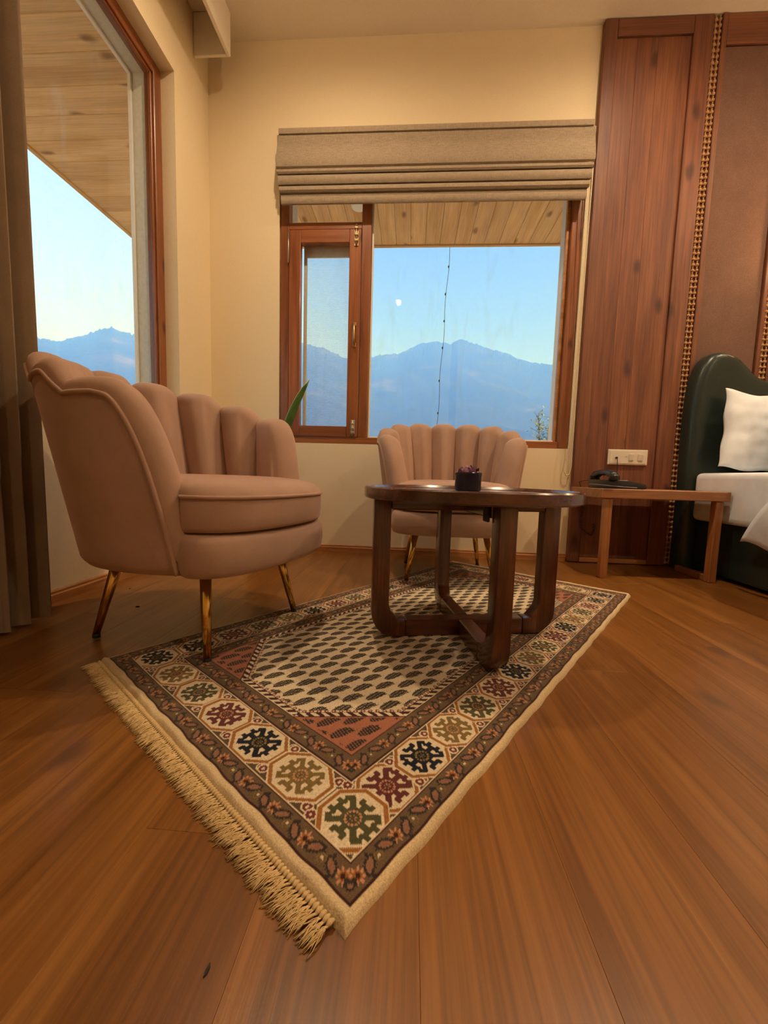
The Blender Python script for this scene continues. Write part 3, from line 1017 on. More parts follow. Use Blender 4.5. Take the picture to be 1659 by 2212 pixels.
# ================================================================== RUG
RUG_O, RUG_A = (-.051, .393), math.atan2(1.371, 1.025)
RW, RL, REND = .897, 1.712, .014
def rug_colours(T, S):
    cream = np.array([.70, .53, .30]); ivory = np.array([.74, .60, .40])
    maroon = np.array([.050, .014, .014]); taupe = np.array([.150, .092, .048])
    rust = np.array([.34, .135, .030]); olive = np.array([.205, .135, .040]); navy = np.array([.010, .011, .020])
    green = np.array([.085, .078, .030]); red = np.array([.130, .030, .028]); salmon = np.array([.40, .150, .085])
    pink = np.array([.56, .27, .16]); dark = np.array([.035, .028, .024]); brown = np.array([.105, .066, .034])
    C = np.empty(T.shape + (3,)); C[:] = cream
    sm, tm = np.minimum(S, RW - S), np.minimum(T, RL - T)
    d = np.minimum(sm, tm)
    longside = sm < tm
    along = np.where(longside, T, S); across = np.where(longside, sm, tm)
    def put(mask, col): C[mask] = col
    def band(a, b): return (d >= a) & (d < b)
    # guard stripes
    for a, b, ph in ((.006, .0435, 0.0), (.1355, .179, .02)):
        m = band(a, b)
        put(m, taupe)
        mid = (a + b) / 2
        pitch = .0745
        u = np.mod(along + ph, pitch) - pitch / 2
        v = across - mid
        r = np.hypot(u, v); th = np.arctan2(v, u)
        put(m & (r < .0088 + .0036 * np.cos(8 * th)), pink)
        put(m & (r < .0066 + .002 * np.cos(8 * th + PI)), rust * .9)
        put(m & (r < .0034), maroon)
        for off, sg in ((.020, 1), (-.020, -1), (.0372, 1)):
            uu = np.mod(along + ph - off, pitch) - pitch / 2
            vv = v + .002 * sg
            ca, sa = math.cos(.65 * sg), math.sin(.65 * sg)
            p, q = uu * ca + vv * sa, -uu * sa + vv * ca
            w = .0062 * (1 - (p / .0145) ** 2)
            if abs(off) < .03:
                out = (np.abs(q) < w + .0022 + .0012 * np.sin(p * 1400)) & (np.abs(p) < .0155)
                put(m & out, dark)
                put(m & (np.abs(q) < w - .0016) & (np.abs(p) < .0105), pink * .50)
                put(m & (np.hypot(p - .0125, q - .0065) < .0028), dark)
                put(m & (np.hypot(p + .0125, q + .0065) < .0028), dark)
            else:
                put(m & (np.hypot(uu, vv) < .0026), ivory * .85)
                put(m & (np.abs(np.hypot(uu, vv) - .006) < .0010), olive)
        put(band(a, a + .0028), maroon); put(band(b - .0028, b), maroon)
    put(band(.0435, .0460), ivory); put(band(.1325, .1355), ivory)
    # main band ground
    m = band(.0460, .1325)
    put(m, brown)
    centres = []
    cols4 = [red, navy, olive, green]
    tlist = [.168] + [.263 + .10438 * k for k in range(13)]
    for side in (0, 1):
        for k, t in enumerate(tlist):
            centres.append((t if side == 0 else RL - t, .088 if side == 0 else RW - .088, cols4[k % 4], True, k == 0))
    scols = [green, olive, navy, red, green, olive, navy]
    for end in (0, 1):
        for k in range(6, -1, -1):
            s = .086 + (RW - .172) * k / 6
            centres.append((.090 if end == 0 else RL - .090, s if end == 0 else RW - s, scols[k], k in (0, 6), False))
    # triangles between the octagons
    for t, s, mc, lng, sq in centres:
        pass
    for (t0, s0, mc, lng, sq) in centres:
        corner = lng and (abs(t0 - .09) < 1e-3 or abs(t0 - (RL - .09)) < 1e-3)
        box_ = (np.abs(T - t0) < .085) & (np.abs(S - s0) < .085) & m
        idx = np.where(box_)
        t, s = T[idx] - t0, S[idx] - s0
        is_long = lng and not corner
        x, y = (t, s) if is_long else (s, t)
        hx, hy = (.0525 if is_long else .0590), .0445
        if corner: hx = hy = .0500
        o = np.maximum(np.maximum(np.abs(x) / hx, np.abs(y) / hy), (np.abs(x) / hx + np.abs(y) / hy) / 1.40)
        sub = C[idx]
        # little leaf in the spandrels
        dx = np.abs(np.abs(x) - hx * .98); dy = hy * .99 - np.abs(y)
        lf = (o > 1.06) & (dx < .016) & (np.abs(dy - .0125) < .010)
        sub[lf & (np.hypot(dx, dy - .0125) < .0075)] = red * 1.3
        sub[lf & (np.abs(np.hypot(dx, dy - .0125) - .0088) < .0013)] = ivory
        sub[(o > 1.06) & (np.hypot(dx, dy - .0125) < .0028)] = ivory
        sub[(o < 1.085)] = ivory
        sub[(o < 1.03)] = rust
        sub[(o < .905)] = ivory
        R = .0440
        r, th = np.hypot(x, y), np.arctan2(y, x)
        mk = (np.abs(x) < R * .40) & (np.abs(y) < R * .30)
        mk |= (np.abs(x) < R * .30) & (np.abs(y) < R * .40)
        for k in range(8):
            a = k * PI / 4
            ca, sa = math.cos(a), math.sin(a)
            sx = 1.12 if abs(ca) > .7 else .98
            p, q = (x * ca + y * sa) / sx / R, (-x * sa + y * ca) / R
            if k % 2 == 0:
                # axis arm: stem with a forked, curled head
                mk |= (p > 0) & (p < .62) & (np.abs(q) < .10)
                mk |= (np.abs(p - .62) < .085) & (np.abs(q) < .26)
                mk |= (np.abs(np.abs(q) - .22) < .085) & (p > .60) & (p < .82)
            else:
                # diagonal arm: hooked to one side
                sg = 1 if (k // 2) % 2 else -1
                mk |= (p > 0) & (p < .74) & (np.abs(q) < .105)
                mk |= (np.abs(p - .72) < .09) & (q * sg > -.08) & (q * sg < .26)
                mk |= np.hypot(p - .60, q * sg - .25) < .085
        mk &= o < .86
        sub[mk] = mc
        ringc = pink if (mc is not navy) else olive * 1.4
        sub[(r < R * .30) & (np.cos(th * 14) > -.4) & (r > R * .21)] = ringc
        sub[(r < R * .20)] = mc * .8
        sub[(r < R * .14) & (np.cos(th * 6) > 0)] = ringc * .8
        sub[(r < R * .06)] = green
        C[idx] = sub
    # field
    fm = d >= .179
    a_, b_ = sm - .181, tm - .181
    e = (a_ / .165 + b_ / .153 - 1) * .1120
    dh = np.minimum(np.minimum(a_, b_), e)
    put(fm, ivory)
    # slanted lattice of boteh: one step along a, one along b (s, t)
    la, lb = np.array([-.033, .0405]), np.array([.013, .0465])
    det = la[0] * lb[1] - la[1] * lb[0]
    c1 = (S * lb[1] - T * lb[0]) / det; c2 = (-S * la[1] + T * la[0]) / det
    p = (c1 - np.floor(c1 + .5)) * .0522; q = (c2 - np.floor(c2 + .5)) * .0483
    q = q - .10 * p - 8 * np.maximum(p - .004, 0) ** 2
    w = .0182 * np.sqrt(np.clip(1 - (p / .0190) ** 2, 0, 1)) * (1 - .20 * p / .0190)
    bo = (np.abs(q) < w + .0014 * np.sin(p * 1800)) | ((p > .013) & (p < .0235) & (np.abs(q + .002) < .0020))
    speck = (np.sin(p * 1150 + q * 420) * np.sin(q * 1050 - p * 260) > .42) & (np.abs(q) < w - .0022)
    put(fm & (e < 0), salmon)
    put(fm & bo & (dh > .020), dark)
    put(fm & bo & speck & (dh > .020), cream * .62)
    # larger loose sprigs on the salmon corners
    put(fm & (e < -.006) & (np.minimum(a_, b_) > .004) & bo & (np.sin(p * 1100 + q * 900) > -.8), dark)
    # stripe round the field
    stp = (dh >= 0) & (dh < .0120) & fm
    al = np.where(np.abs(dh - e) < 1e-9, (tm - sm) * .7, along)
    ph = np.mod(al + dh * .9, .0215)
    put(stp, ivory)
    put(stp & (ph < .0112), maroon)
    zig = (dh >= .0120) & (dh < .0138) & fm
    put(zig, maroon * 1.6)
    dots = (dh >= .0138) & (dh < .0225) & fm
    dph = np.mod(al, .0150) - .0075
    put(dots & (np.hypot(dph, dh - .017) < .0048), red * 1.4)
    put(dots & (np.hypot(dph, dh - .017) < .0022), cream)
    put((e < 0) & (e > -.003) & fm, maroon)
    # selvedge and cream ends
    put((d < .006) | (T < .006) | (T > RL - .006), cream)
    # abrash: the dye varies softly along the warp
    C *= (1 + .05 * np.sin(T * 23) * np.sin(S * 7 + 1) + RNG.normal(0, .035, T.shape))[..., None]
    return np.clip(C, 0, 1)

def build_rug():
    r = empty('rug', (RUG_O[0], RUG_O[1], 0), RUG_A)
    tag(r, 'patterned wool rug with boteh field, octagon border and cream fringe', 'rug')
    st = .002
    tv = np.arange(-REND, RL + REND + 1e-6, st); sv = np.arange(-.006, RW + .006 + 1e-6, st)
    T, S = np.meshgrid(tv, sv, indexing='ij')
    C = rug_colours(T, S)
    e = np.minimum(np.minimum(S + .006, RW + .006 - S), np.minimum(T + REND, RL + REND - T))
    Z = .0112 * np.sqrt(np.clip(1 - (1 - np.clip(e / .011, 0, 1)) ** 2, 0, 1)) + .0002
    # thick cream roll at the short ends, slight waviness
    endw = np.exp(-((np.minimum(T, RL - T) + .006) / .008) ** 2)
    Z += .0035 * endw * (1 + .35 * np.sin(S * 31) + .2 * np.sin(S * 77 + 1)) * np.clip(e / .008, 0, 1)
    Z += .0010 * (np.sin(T * 11 + S * 5) + np.sin(S * 17 - T * 6)) * np.clip(e / .05, 0, 1)
    edge = (e < .03)
    Tj = T + np.where(np.minimum(T, RL - T) < .02, .0010 * np.sin(S * 42) + .0008 * np.sin(S * 95 + 2), 0)
    Sj = S + np.where(np.minimum(S, RW - S) < .02, .0009 * np.sin(T * 30) + .0008 * np.sin(T * 71 + 1), 0)
    P = np.stack([Tj, Sj, Z], -1).reshape(-1, 3)
    nu, nv = T.shape
    i = np.arange((nu - 1) * (nv - 1)); a = (i // (nv - 1)) * nv + i % (nv - 1)
    quads = np.stack([a, a + nv, a + nv + 1, a + 1], -1).astype(np.int32)
    me = bpy.data.meshes.new('pile')
    me.vertices.add(len(P)); me.vertices.foreach_set('co', P.astype(np.float32).ravel())
    me.loops.add(quads.size); me.loops.foreach_set('vertex_index', quads.ravel())
    me.polygons.add(len(quads)); me.polygons.foreach_set('loop_start', np.arange(0, quads.size, 4, dtype=np.int32))
    me.update()
    me.polygons.foreach_set('use_smooth', np.ones(len(quads), dtype=bool))
    ca = me.color_attributes.new('knots', 'FLOAT_COLOR', 'POINT')
    rgba = np.ones((len(P), 4), np.float32); rgba[:, :3] = C.reshape(-1, 3)
    ca.data.foreach_set('color', rgba.ravel())
    m, nt, b = nodes('rug_wool')
    at = nt.nodes.new('ShaderNodeVertexColor'); at.layer_name = 'knots'
    vec, _ = noise_coord(nt, rand=False)
    n = tex_noise(nt, vec, 420, 3, .7)
    col = mixc(nt, 1.0, at.outputs[0], ramp(nt, n, [(.25, (.62, .62, .62)), (.7, (1.12, 1.12, 1.12))]), 'MULTIPLY')
    nt.links.new(col, b.inputs['Base Color'])
    setp(b, Roughness=.95)
    b.inputs['Specular IOR Level'].default_value = .1
    b.inputs['Sheen Weight'].default_value = .12
    bump(nt, b, n, .5, .003)
    me.materials.append(m)
    link(bpy.data.objects.new('pile', me), r)
    # knotted fringe: bunches of yarn
    rg = random.Random(11)
    for end in (0, 1):
        V, Fc = [], []
        s = .014
        sgn = -1 if end == 0 else 1
        base = -REND + .003 if end == 0 else RL + REND - .003
        while s < RW - .002:
            lean = .22 + .28 * math.sin(s * 9 + end) + rg.uniform(-.2, .2)
            Lb = rg.uniform(.028, .036)
            v, f = tube_data([(base, s, .006), (base + sgn * .006, s, .0085), (base + sgn * .011, s + .001, .005)], [.0022, .0034, .002], 6)
            b0 = len(V); V.extend(v); Fc.extend([tuple(b0 + i for i in q) for q in f])
            for k in range(11):
                l = Lb * rg.uniform(.72, 1.08); sp = rg.uniform(-.006, .006); ln = lean + rg.uniform(-.35, .35)
                pts = []
                for q in range(5):
                    u = q / 4
                    pts.append((base + sgn * (.009 + l * u), s + sp * u + ln * l * u * .8 + .0012 * math.sin(u * 6 + k), .0055 * (1 - u) ** .7 + .0012 + rg.uniform(0, .0035) * math.sin(u * PI)))
                v, f = tube_data(pts, [.00095, .0010, .00095, .0009, .0006], 3)
                b0 = len(V); V.extend(v); Fc.extend([tuple(b0 + i for i in q) for q in f])
            s += .0062
        o = mesh('fringe', V, Fc, 'fringe_cotton', r, True)
        tag(o, 'knotted cream cotton fringe', kind='stuff')
build_rug()

# ================================================================== SHELL CHAIRS
def chair_parts(root):
    A0, A1, B0, B1 = .272, .372, .272, .352
    ARC = .163
    def plan(u, z, off=0.0):
        """mid surface of the shell; u in lobes (-4.5..4.5), off > 0 towards the sitter"""
        h = (z - .25) / .55
        a, b = A0 + (A1 - A0) * h, B0 + (B1 - B0) * h
        xc = -.03 * h
        xf = .205 - .070 * h
        f = abs(u) / 4.75
        le = PI / 2 * math.sqrt((a * a + b * b) / 2)
        lt = le + xf - xc
        s = f * lt
        sg = 1 if u >= 0 else -1
        if s < le:
            th = s / le * PI / 2
            x, y = xc - a * math.cos(th), b * math.sin(th)
            nx, ny = math.cos(th) / a, -math.sin(th) / b
        else:
            w = (s - le) / max(lt - le, 1e-6)
            x = xc + (s - le)
            y = b - .050 * w * w
            nx, ny = -.45 * w, -1.0
        l = math.hypot(nx, ny); nx /= l; ny /= l
        return Vector((x + nx * off, sg * (y + ny * off), z))
    Hc = [.822, .816, .797, .756, .704]
    ZB = .28
    def lobe_rim(k):
        """list of (u, z, tl) along the free edge of lobe k >= 0, from inner seam to outer seam"""
        c = Hc[k]
        sin_ = (c + (Hc[k - 1] if k else Hc[1])) / 2 - .028
        if k == 0: sin_ = (Hc[0] + Hc[1]) / 2 - .028
        pts = []
        n = 9
        if k < 4:
            sout = (c + Hc[k + 1]) / 2 - .028
            for i in range(-n, n + 1):
                t = i / n
                s = sin_ if t < 0 else sout
                pts.append((k + t * .5, c - (c - s) * abs(t) ** 3.2, t))
        else:
            for i in range(-n, 1):
                t = i / n
                pts.append((k + t * .5, c - (c - sin_) * abs(t) ** 3.2, t))
            p = 3.1
            for i in range(1, 19):
                ps = i / 18 * PI / 2
                t = math.sin(ps) ** (2 / p)
                zf = max(0, math.cos(ps)) ** (2 / p)
                pts.append((k + t * .75, ZB + (c - ZB) * zf, t))
        return pts
    OUT = .040
    def lobe(k, sgn):
        rim = lobe_rim(abs(k))
        P2 = [(u * ARC, z) for u, z, t in rim]
        cols = []
        pip = []
        for i, (u, z, t) in enumerate(rim):
            a, b = P2[max(0, i - 1)], P2[min(len(P2) - 1, i + 1)]
            tx, tz = b[0] - a[0], b[1] - a[1]
            l = math.hypot(tx, tz) or 1
            dx, dz = tz / l, -tx / l          # right-hand normal of the edge: points into the lobe
            front = (abs(k) == 4 and t > 0)
            puff = .050 * math.sqrt(max(0, 1 - (0 if front else t) ** 2)) + .012
            ins = .040 if not front else .044
            # near seams keep the inset vertical so that neighbouring lobes meet
            if not front:
                wv = abs(t) ** 4
                dx, dz = dx * (1 - wv), dz * (1 - wv) - wv
                ll = math.hypot(dx, dz); dx /= ll; dz /= ll
            if front and t > .9999: dx, dz = -1.0, 0.0
            col = []
            m = 9
            for q in range(m + 1):
                ph = PI * q / m
                g = ins * (1 - math.sin(ph) ** .9 if ph < PI else 1)
                g = ins * (1 - math.sin(ph)) if 0 < ph < PI else ins
                off = -OUT * math.cos(ph) if ph <= PI / 2 else -puff * math.cos(ph)
                col.append(((u * ARC + dx * g) / ARC, z + dz * g, off))
            pip.append((col[0][0], col[0][1]))
            ui, zi, oi = col[-1]
            zend = .335
            if zi > zend:
                for q in range(1, 9):
                    f = q / 8
                    bulge = 1 + .18 * math.sin(f * PI)
                    col.append((ui, zi + (zend - zi) * f, oi * bulge))
            else:
                for q in range(1, 9):
                    col.append((ui - .02 * q / 8, zi, oi))
            cols.append([plan(sgn * uu, zz, oo) for uu, zz, oo in col])
        return np.array([[tuple(v) for v in c] for c in cols]), pip
    pips = {}
    for k in range(-4, 5):
        sgn = 1 if k >= 0 else -1
        G, pip = lobe(k, sgn)
        grid_mesh('scallop', G, 'velvet', root, True)
        pips[k] = [(sgn * u, z) for u, z in pip]
    # outer shell hanging from the piping line
    line = []
    for k in range(-4, 5):
        seq = pips[k] if k >= 0 else list(reversed(pips[k]))
        if k == 0: seq = pips[0]
        line += seq if not line else seq[1:]
    line.sort(key=lambda q: q[0])
    cols = []
    for u, z in line:
        c = []
        for q in range(13):
            f = q / 12
            c.append(plan(u, z + (.262 - z) * f, -OUT))
        for dz, inn in ((-.010, .004), (-.018, .012), (-.022, .026), (-.022, .09)):
            c.append(plan(u, .262 + dz, -OUT + inn))
        cols.append([tuple(v) for v in c])
    grid_mesh('outer_shell', np.array(cols), 'velvet', root, True)
    # piping: scalloped edge then straight down the arm fronts to the base
    path = [plan(u, z, -OUT - .001) for u, z in line]
    lo, hi = line[0], line[-1]
    down = lambda q: [plan(q[0], q[1] + (.245 - q[1]) * f, -OUT - .001) for f in (.33, .66, 1.0)]
    path = list(reversed(down(lo))) + path + down(hi)
    clean = [path[0]]
    for p in path[1:]:
        if (p - clean[-1]).length > .004: clean.append(p)
    tube('piping', clean, .0062, 'velvet', root, 6)

    def outline(off, z, fx, fy, nb=40, nf=36, inset=0.0):
        pts = []
        for i in range(nb + 1):
            u = -4.5 + 9.0 * i / nb
            p = plan(u, z, off)
            pts.append((p.x, p.y))
        x0, y0 = pts[-1]
        for i in range(1, nf):
            a = PI / 2 - PI * i / nf
            ex = .62
            cx, sy = math.cos(a), math.sin(a)
            pts.append((x0 + (fx - x0) * abs(cx) ** ex, fy * (abs(sy) ** .80) * (1 if sy > 0 else -1) + (0)))
        return pts
    def loft(name, rings, mat):
        V, Fc = [], []
        n = len(rings[0])
        for r in rings: V.extend(r)
        for i in range(len(rings) - 1):
            for k in range(n):
                k2 = (k + 1) % n
                Fc.append((i * n + k, i * n + k2, (i + 1) * n + k2, (i + 1) * n + k))
        Fc.append(tuple(range(n))); Fc.append(tuple(range((len(rings) - 1) * n, len(rings) * n)))
        return mesh(name, V, Fc, mat, root, True)
    def scaled(pts, s, z, c=(.02, 0)):
        return [(c[0] + (x - c[0]) * s, c[1] + (y - c[1]) * s, z) for x, y in pts]
    ob = outline(-.033, .27, .338, .285)
    loft('seat_base', [scaled(ob, .80, .236), scaled(ob, .93, .237), scaled(ob, .975, .243), scaled(ob, .996, .256), scaled(ob, 1.006, .280), scaled(ob, 1.006, .304), scaled(ob, .996, .324), scaled(ob, .975, .338), scaled(ob, .93, .343), scaled(ob, .5, .344)], 'velvet')
    oc = outline(.010, .36, .345, .272)
    loft('seat_cushion', [scaled(oc, .90, .346), scaled(oc, .975, .349), scaled(oc, .993, .360), scaled(oc, 1.0, .385), scaled(oc, 1.0, .410), scaled(oc, .995, .430), scaled(oc, .99, .438), scaled(oc, .965, .455), scaled(oc, .91, .468), scaled(oc, .80, .477), scaled(oc, .6, .483), scaled(oc, .3, .486)], 'velvet')
    tube('cushion_piping', [Vector((x, y, .434)) for x, y, _ in scaled(oc, 1.0, 0)], .0055, 'velvet', root, 6, True)
    # gold legs with black feet
    for sx in (-1, 1):
        for sy in (-1, 1):
            top = Vector((sx * .158 + .005, sy * .165, .242)); bot = Vector((sx * .205, sy * .205, .012))
            lg = tube('leg', [top, top.lerp(bot, .5), bot], [.0165, .0132, .0095], 'gold', root, 16)
            tube('foot_cap', [bot + Vector((0, 0, .001)), bot - Vector((0, 0, .0115))], [.0100, .0108], 'rubber', lg, 12)

def copy_tree(src, name=None):
    c = src.copy(); COL.objects.link(c)
    for ch in src.children:
        d = ch.copy(); COL.objects.link(d); d.parent = c
        for g in ch.children:
            e = g.copy(); COL.objects.link(e); e.parent = d
    return c

def chairs():
    c1 = empty('shell_chair', (-.655, 1.204, .004), math.atan2(-.265, .964))
    chair_parts(c1)
    c2 = copy_tree(c1)
    c2.location = (.195, 2.045, .004)
    c2.rotation_euler = (0, 0, -PI / 2 + .02)
    tag(c1, 'dusty pink scalloped velvet armchair seen from the side beside the curtain', 'armchair', 'scalloped velvet armchairs')
    tag(c2, 'dusty pink scalloped velvet armchair facing forward behind the round table', 'armchair', 'scalloped velvet armchairs')
chairs()

# ================================================================== ROUND TABLE
def round_table():
    zt = .471
    R = .322
    ang = math.atan2(.105, .555)
    t = empty('coffee_table', (.180, 1.228, .0125), ang)
    tag(t, 'round dark wooden coffee table with crossed frame legs on the rug', 'coffee table')
    zt -= .0125
    lathe('tabletop', [(0, zt - .030), (R - .026, zt - .030), (R - .024, zt - .010), (0, zt - .010)], 'table_wood_h', t, 64)
    lathe('rim', [(R - .024, zt - .034), (R - .004, zt - .034), (R, zt - .030), (R, zt - .004), (R - .004, zt), (R - .016, zt), (R - .0235, zt - .0085), (R - .024, zt - .034)], 'table_wood_h', t, 72)
    R0, W, D = .294, .052, .044
    top = zt - .0345
    def leg(a):
        out = [(R0, top), (R0, .075)]
        for i in range(1, 9):
            q = PI / 2 * i / 8
            out.append((R0 - .072 * (1 - math.cos(q)), .075 - .075 * math.sin(q)))
        out += [(R0 - .105, 0), (R0 - .105, W), (R0 - W - .030, W)]
        out += [(R0 - W - .006, W + .030), (R0 - W, W + .050), (R0 - W, top)]
        o = prism('leg', out, 'y', -D / 2, D / 2, 'table_wood', t, .004, True, 2)
        o.rotation_euler = (0, 0, a)
        return o
    for k in range(4): leg(k * PI / 2)
    for a in (0, PI / 2):
        L = R0 - .1055
        z0, z1 = (0, W) if a == 0 else (.0005, W - .0005)
        o = box('foot_rail', (-L, -D / 2, z0), (L, D / 2, z1), 'table_wood_h', None, .003) if a == 0 else None
        if o: o.parent = t
        else:
            for s in (-1, 1):
                o = box('foot_rail', (min(s * L, s * (D / 2 + .0005)), -D / 2, 0), (max(s * L, s * (D / 2 + .0005)), D / 2, W), 'table_wood_h', None, .003)
                o.parent = t
                o.matrix_parent_inverse = Matrix.Identity(4)
                c = o.location.copy(); o.location = (-c.y, c.x, c.z); o.rotation_euler = (0, 0, PI / 2)
        # upper rail under the top
        L2 = R0 - W - .0005
        if a == 0:
            o = box('top_rail', (-L2, -D / 2, top - .034), (L2, D / 2, top), 'table_wood_h', None, .003); o.parent = t
        else:
            for s in (-1, 1):
                lo, hi = sorted((s * L2, s * (D / 2 + .0005)))
                o = box('top_rail', (lo, -D / 2, top - .034), (hi, D / 2, top), 'table_wood_h', None, .003)
                o.parent = t
                c = o.location.copy(); o.location = (-c.y, c.x, c.z); o.rotation_euler = (0, 0, PI / 2)
    # little black corner bracket under the near leg
    o = box('bracket', (-.030, -.232, top - .044), (-.0225, -.20, top - .006), 'rubber', None, .002); o.parent = t
round_table()

def flower_pot():
    z = .4615
    p = empty('flower_pot', (.176, 1.235, z))
    tag(p, 'small navy glazed pot of purple petals on the coffee table', 'pot')
    lathe('pot', [(0, 0), (.036, 0), (.0395, .003), (.0400, .008), (.0400, .046), (.0412, .050), (.0412, .056), (.0395, .0575), (.0375, .056), (.0372, .012), (0, .010)], 'pot_navy', p, 40)
    lathe('filling', [(0, .048), (.020, .0475), (.0370, .045), (.0370, .030), (0, .030)], 'petal_dark', p, 24)
    rg = random.Random(5)
    for k in range(34):
        a, r = rg.uniform(0, 2 * PI), .034 * math.sqrt(rg.random())
        hgt = .049 + .014 * (1 - (r / .036) ** 2) * rg.uniform(.5, 1.1)
        nu = 7
        Lh, Wd = rg.uniform(.010, .016), rg.uniform(.006, .010)
        G = np.zeros((nu, 5, 3))
        for i in range(nu):
            u = i / (nu - 1)
            for j in range(5):
                v = j / 2 - 1
                G[i, j] = (Lh * (u - .5), Wd * v * math.sin(PI * (u * .92 + .04)) ** .7, .006 * (u - .3) ** 2 / .2 + .003 * v * v)
        rot = Matrix.Rotation(a + rg.uniform(-.8, .8), 3, 'Z') @ Matrix.Rotation(rg.uniform(-.9, .5), 3, 'Y')
        G = (G.reshape(-1, 3) @ np.array(rot).T).reshape(nu, 5, 3) + np.array([r * math.cos(a), r * math.sin(a), hgt])
        grid_mesh('petal', G, ('petal', 'petal_pink', 'petal_dark', 'petal')[k % 4], p, True)
flower_pot()

# ================================================================== PLANT BEHIND THE NEAR CHAIR
def plant():
    p = empty('potted_plant', (-.80, 2.14, 0))
    tag(p, 'potted snake plant standing on the floor behind the near armchair', 'potted plant')
    lathe('pot', [(0, .022), (.085, .022), (.092, .026), (.118, .21), (.126, .214), (.126, .240), (.114, .240), (.110, .20), (0, .195)], 'terracotta', p, 40)
    lathe('saucer', [(0, .001), (.105, .001), (.122, .010), (.126, .020), (.120, .0205), (.10, .012), (0, .012)], 'terracotta', p, 40)
    lathe('soil', [(0, .206), (.05, .209), (.1095, .203), (.1095, .196), (0, .196)], 'soil', p, 24)
    rg = random.Random(2)
    def leaf(bx, by, tip, w, twist, edge=True):
        base = Vector((bx, by, .20)); tip = Vector(tip)
        n = 16
        G = np.zeros((n, 7, 3)); E = []
        side0 = Vector((math.cos(twist), math.sin(twist), 0))
        L_, R_ = [], []
        for i in range(n):
            u = i / (n - 1)
            ctl = Vector((base.x * .8 + tip.x * .2 - .02, base.y, base.z + (tip.z - base.z) * .62))
            c = base * (1 - u) ** 2 + ctl * (2 * u * (1 - u)) + tip * u * u
            side = (Matrix.Rotation(twist * .2 * u, 3, 'Z') @ side0)
            ww = w * (.55 + .6 * u) * max(.02, (1 - u ** 5)) ** .8 * (1 if u < .99 else .1)
            ax = ((ctl - base) * (1 - u) + (tip - ctl) * u).normalized()
            nr = ax.cross(side).normalized()
            for j in range(7):
                v = j / 3 - 1
                q = c + side * (ww * v) + nr * (ww * .35 * v * v)
                G[i, j] = q
            L_.append(Vector(G[i, 0])); R_.append(Vector(G[i, 6]))
        o = grid_mesh('leaf', G, 'leaf_green', p, True)
        sm = o.modifiers.new('thick', 'SOLIDIFY'); sm.thickness = .003
        for e in (L_, R_):
            tube('leaf_edge', e, .0026, 'leaf_edge', o, 5)
    leaf(.02, 0, (.235, .0, 1.005), .025, .5)
    leaf(-.03, .02, (-.10, .06, .72), .024, 1.2)
    leaf(.0, -.04, (.03, -.06, .66), .022, .2)
    leaf(-.05, -.02, (-.17, -.05, .62), .022, 2.0)
    leaf(.04, .04, (.10, .10, .60), .022, 2.6)
plant()

# ================================================================== NIGHTSTAND, TELEPHONE
def nightstand():
    n = empty('nightstand', (1.288, 2.24, 0))
    tag(n, 'open framed wooden nightstand holding a black telephone beside the bed', 'nightstand')
    X0, X1, Y0, Y1 = .972 - 1.288, 1.606 - 1.288, 2.088 - 2.24, 2.392 - 2.24
    def b(name, lo, hi, mat, bev=.003):
        o = box(name, lo, hi, mat, None, bev); o.parent = n
        return o
    # the board runs to the panelling, notched round the headboard
    o = prism('top', [(X0, Y0), (X1, Y0), (X1, 2.374 - 2.24), (1.545 - 1.288, 2.374 - 2.24), (1.545 - 1.288, 2.464 - 2.24), (X0, 2.464 - 2.24)], 'z', .420, .469, 'stand_wood_h', n, .003)
    w = .037
    for x in (X0 + .032, X1 - .060):
        b('leg', (x, Y0 + .010, .0), (x + w, Y0 + .010 + w * 1.1, .4195), 'stand_wood')
    x = X1 - .060
    b('foot_rail', (x + .003, Y0 + .0105 + w * 1.1, .0), (x + w - .003, 2.37 - 2.24, .034), 'stand_wood')
nightstand()

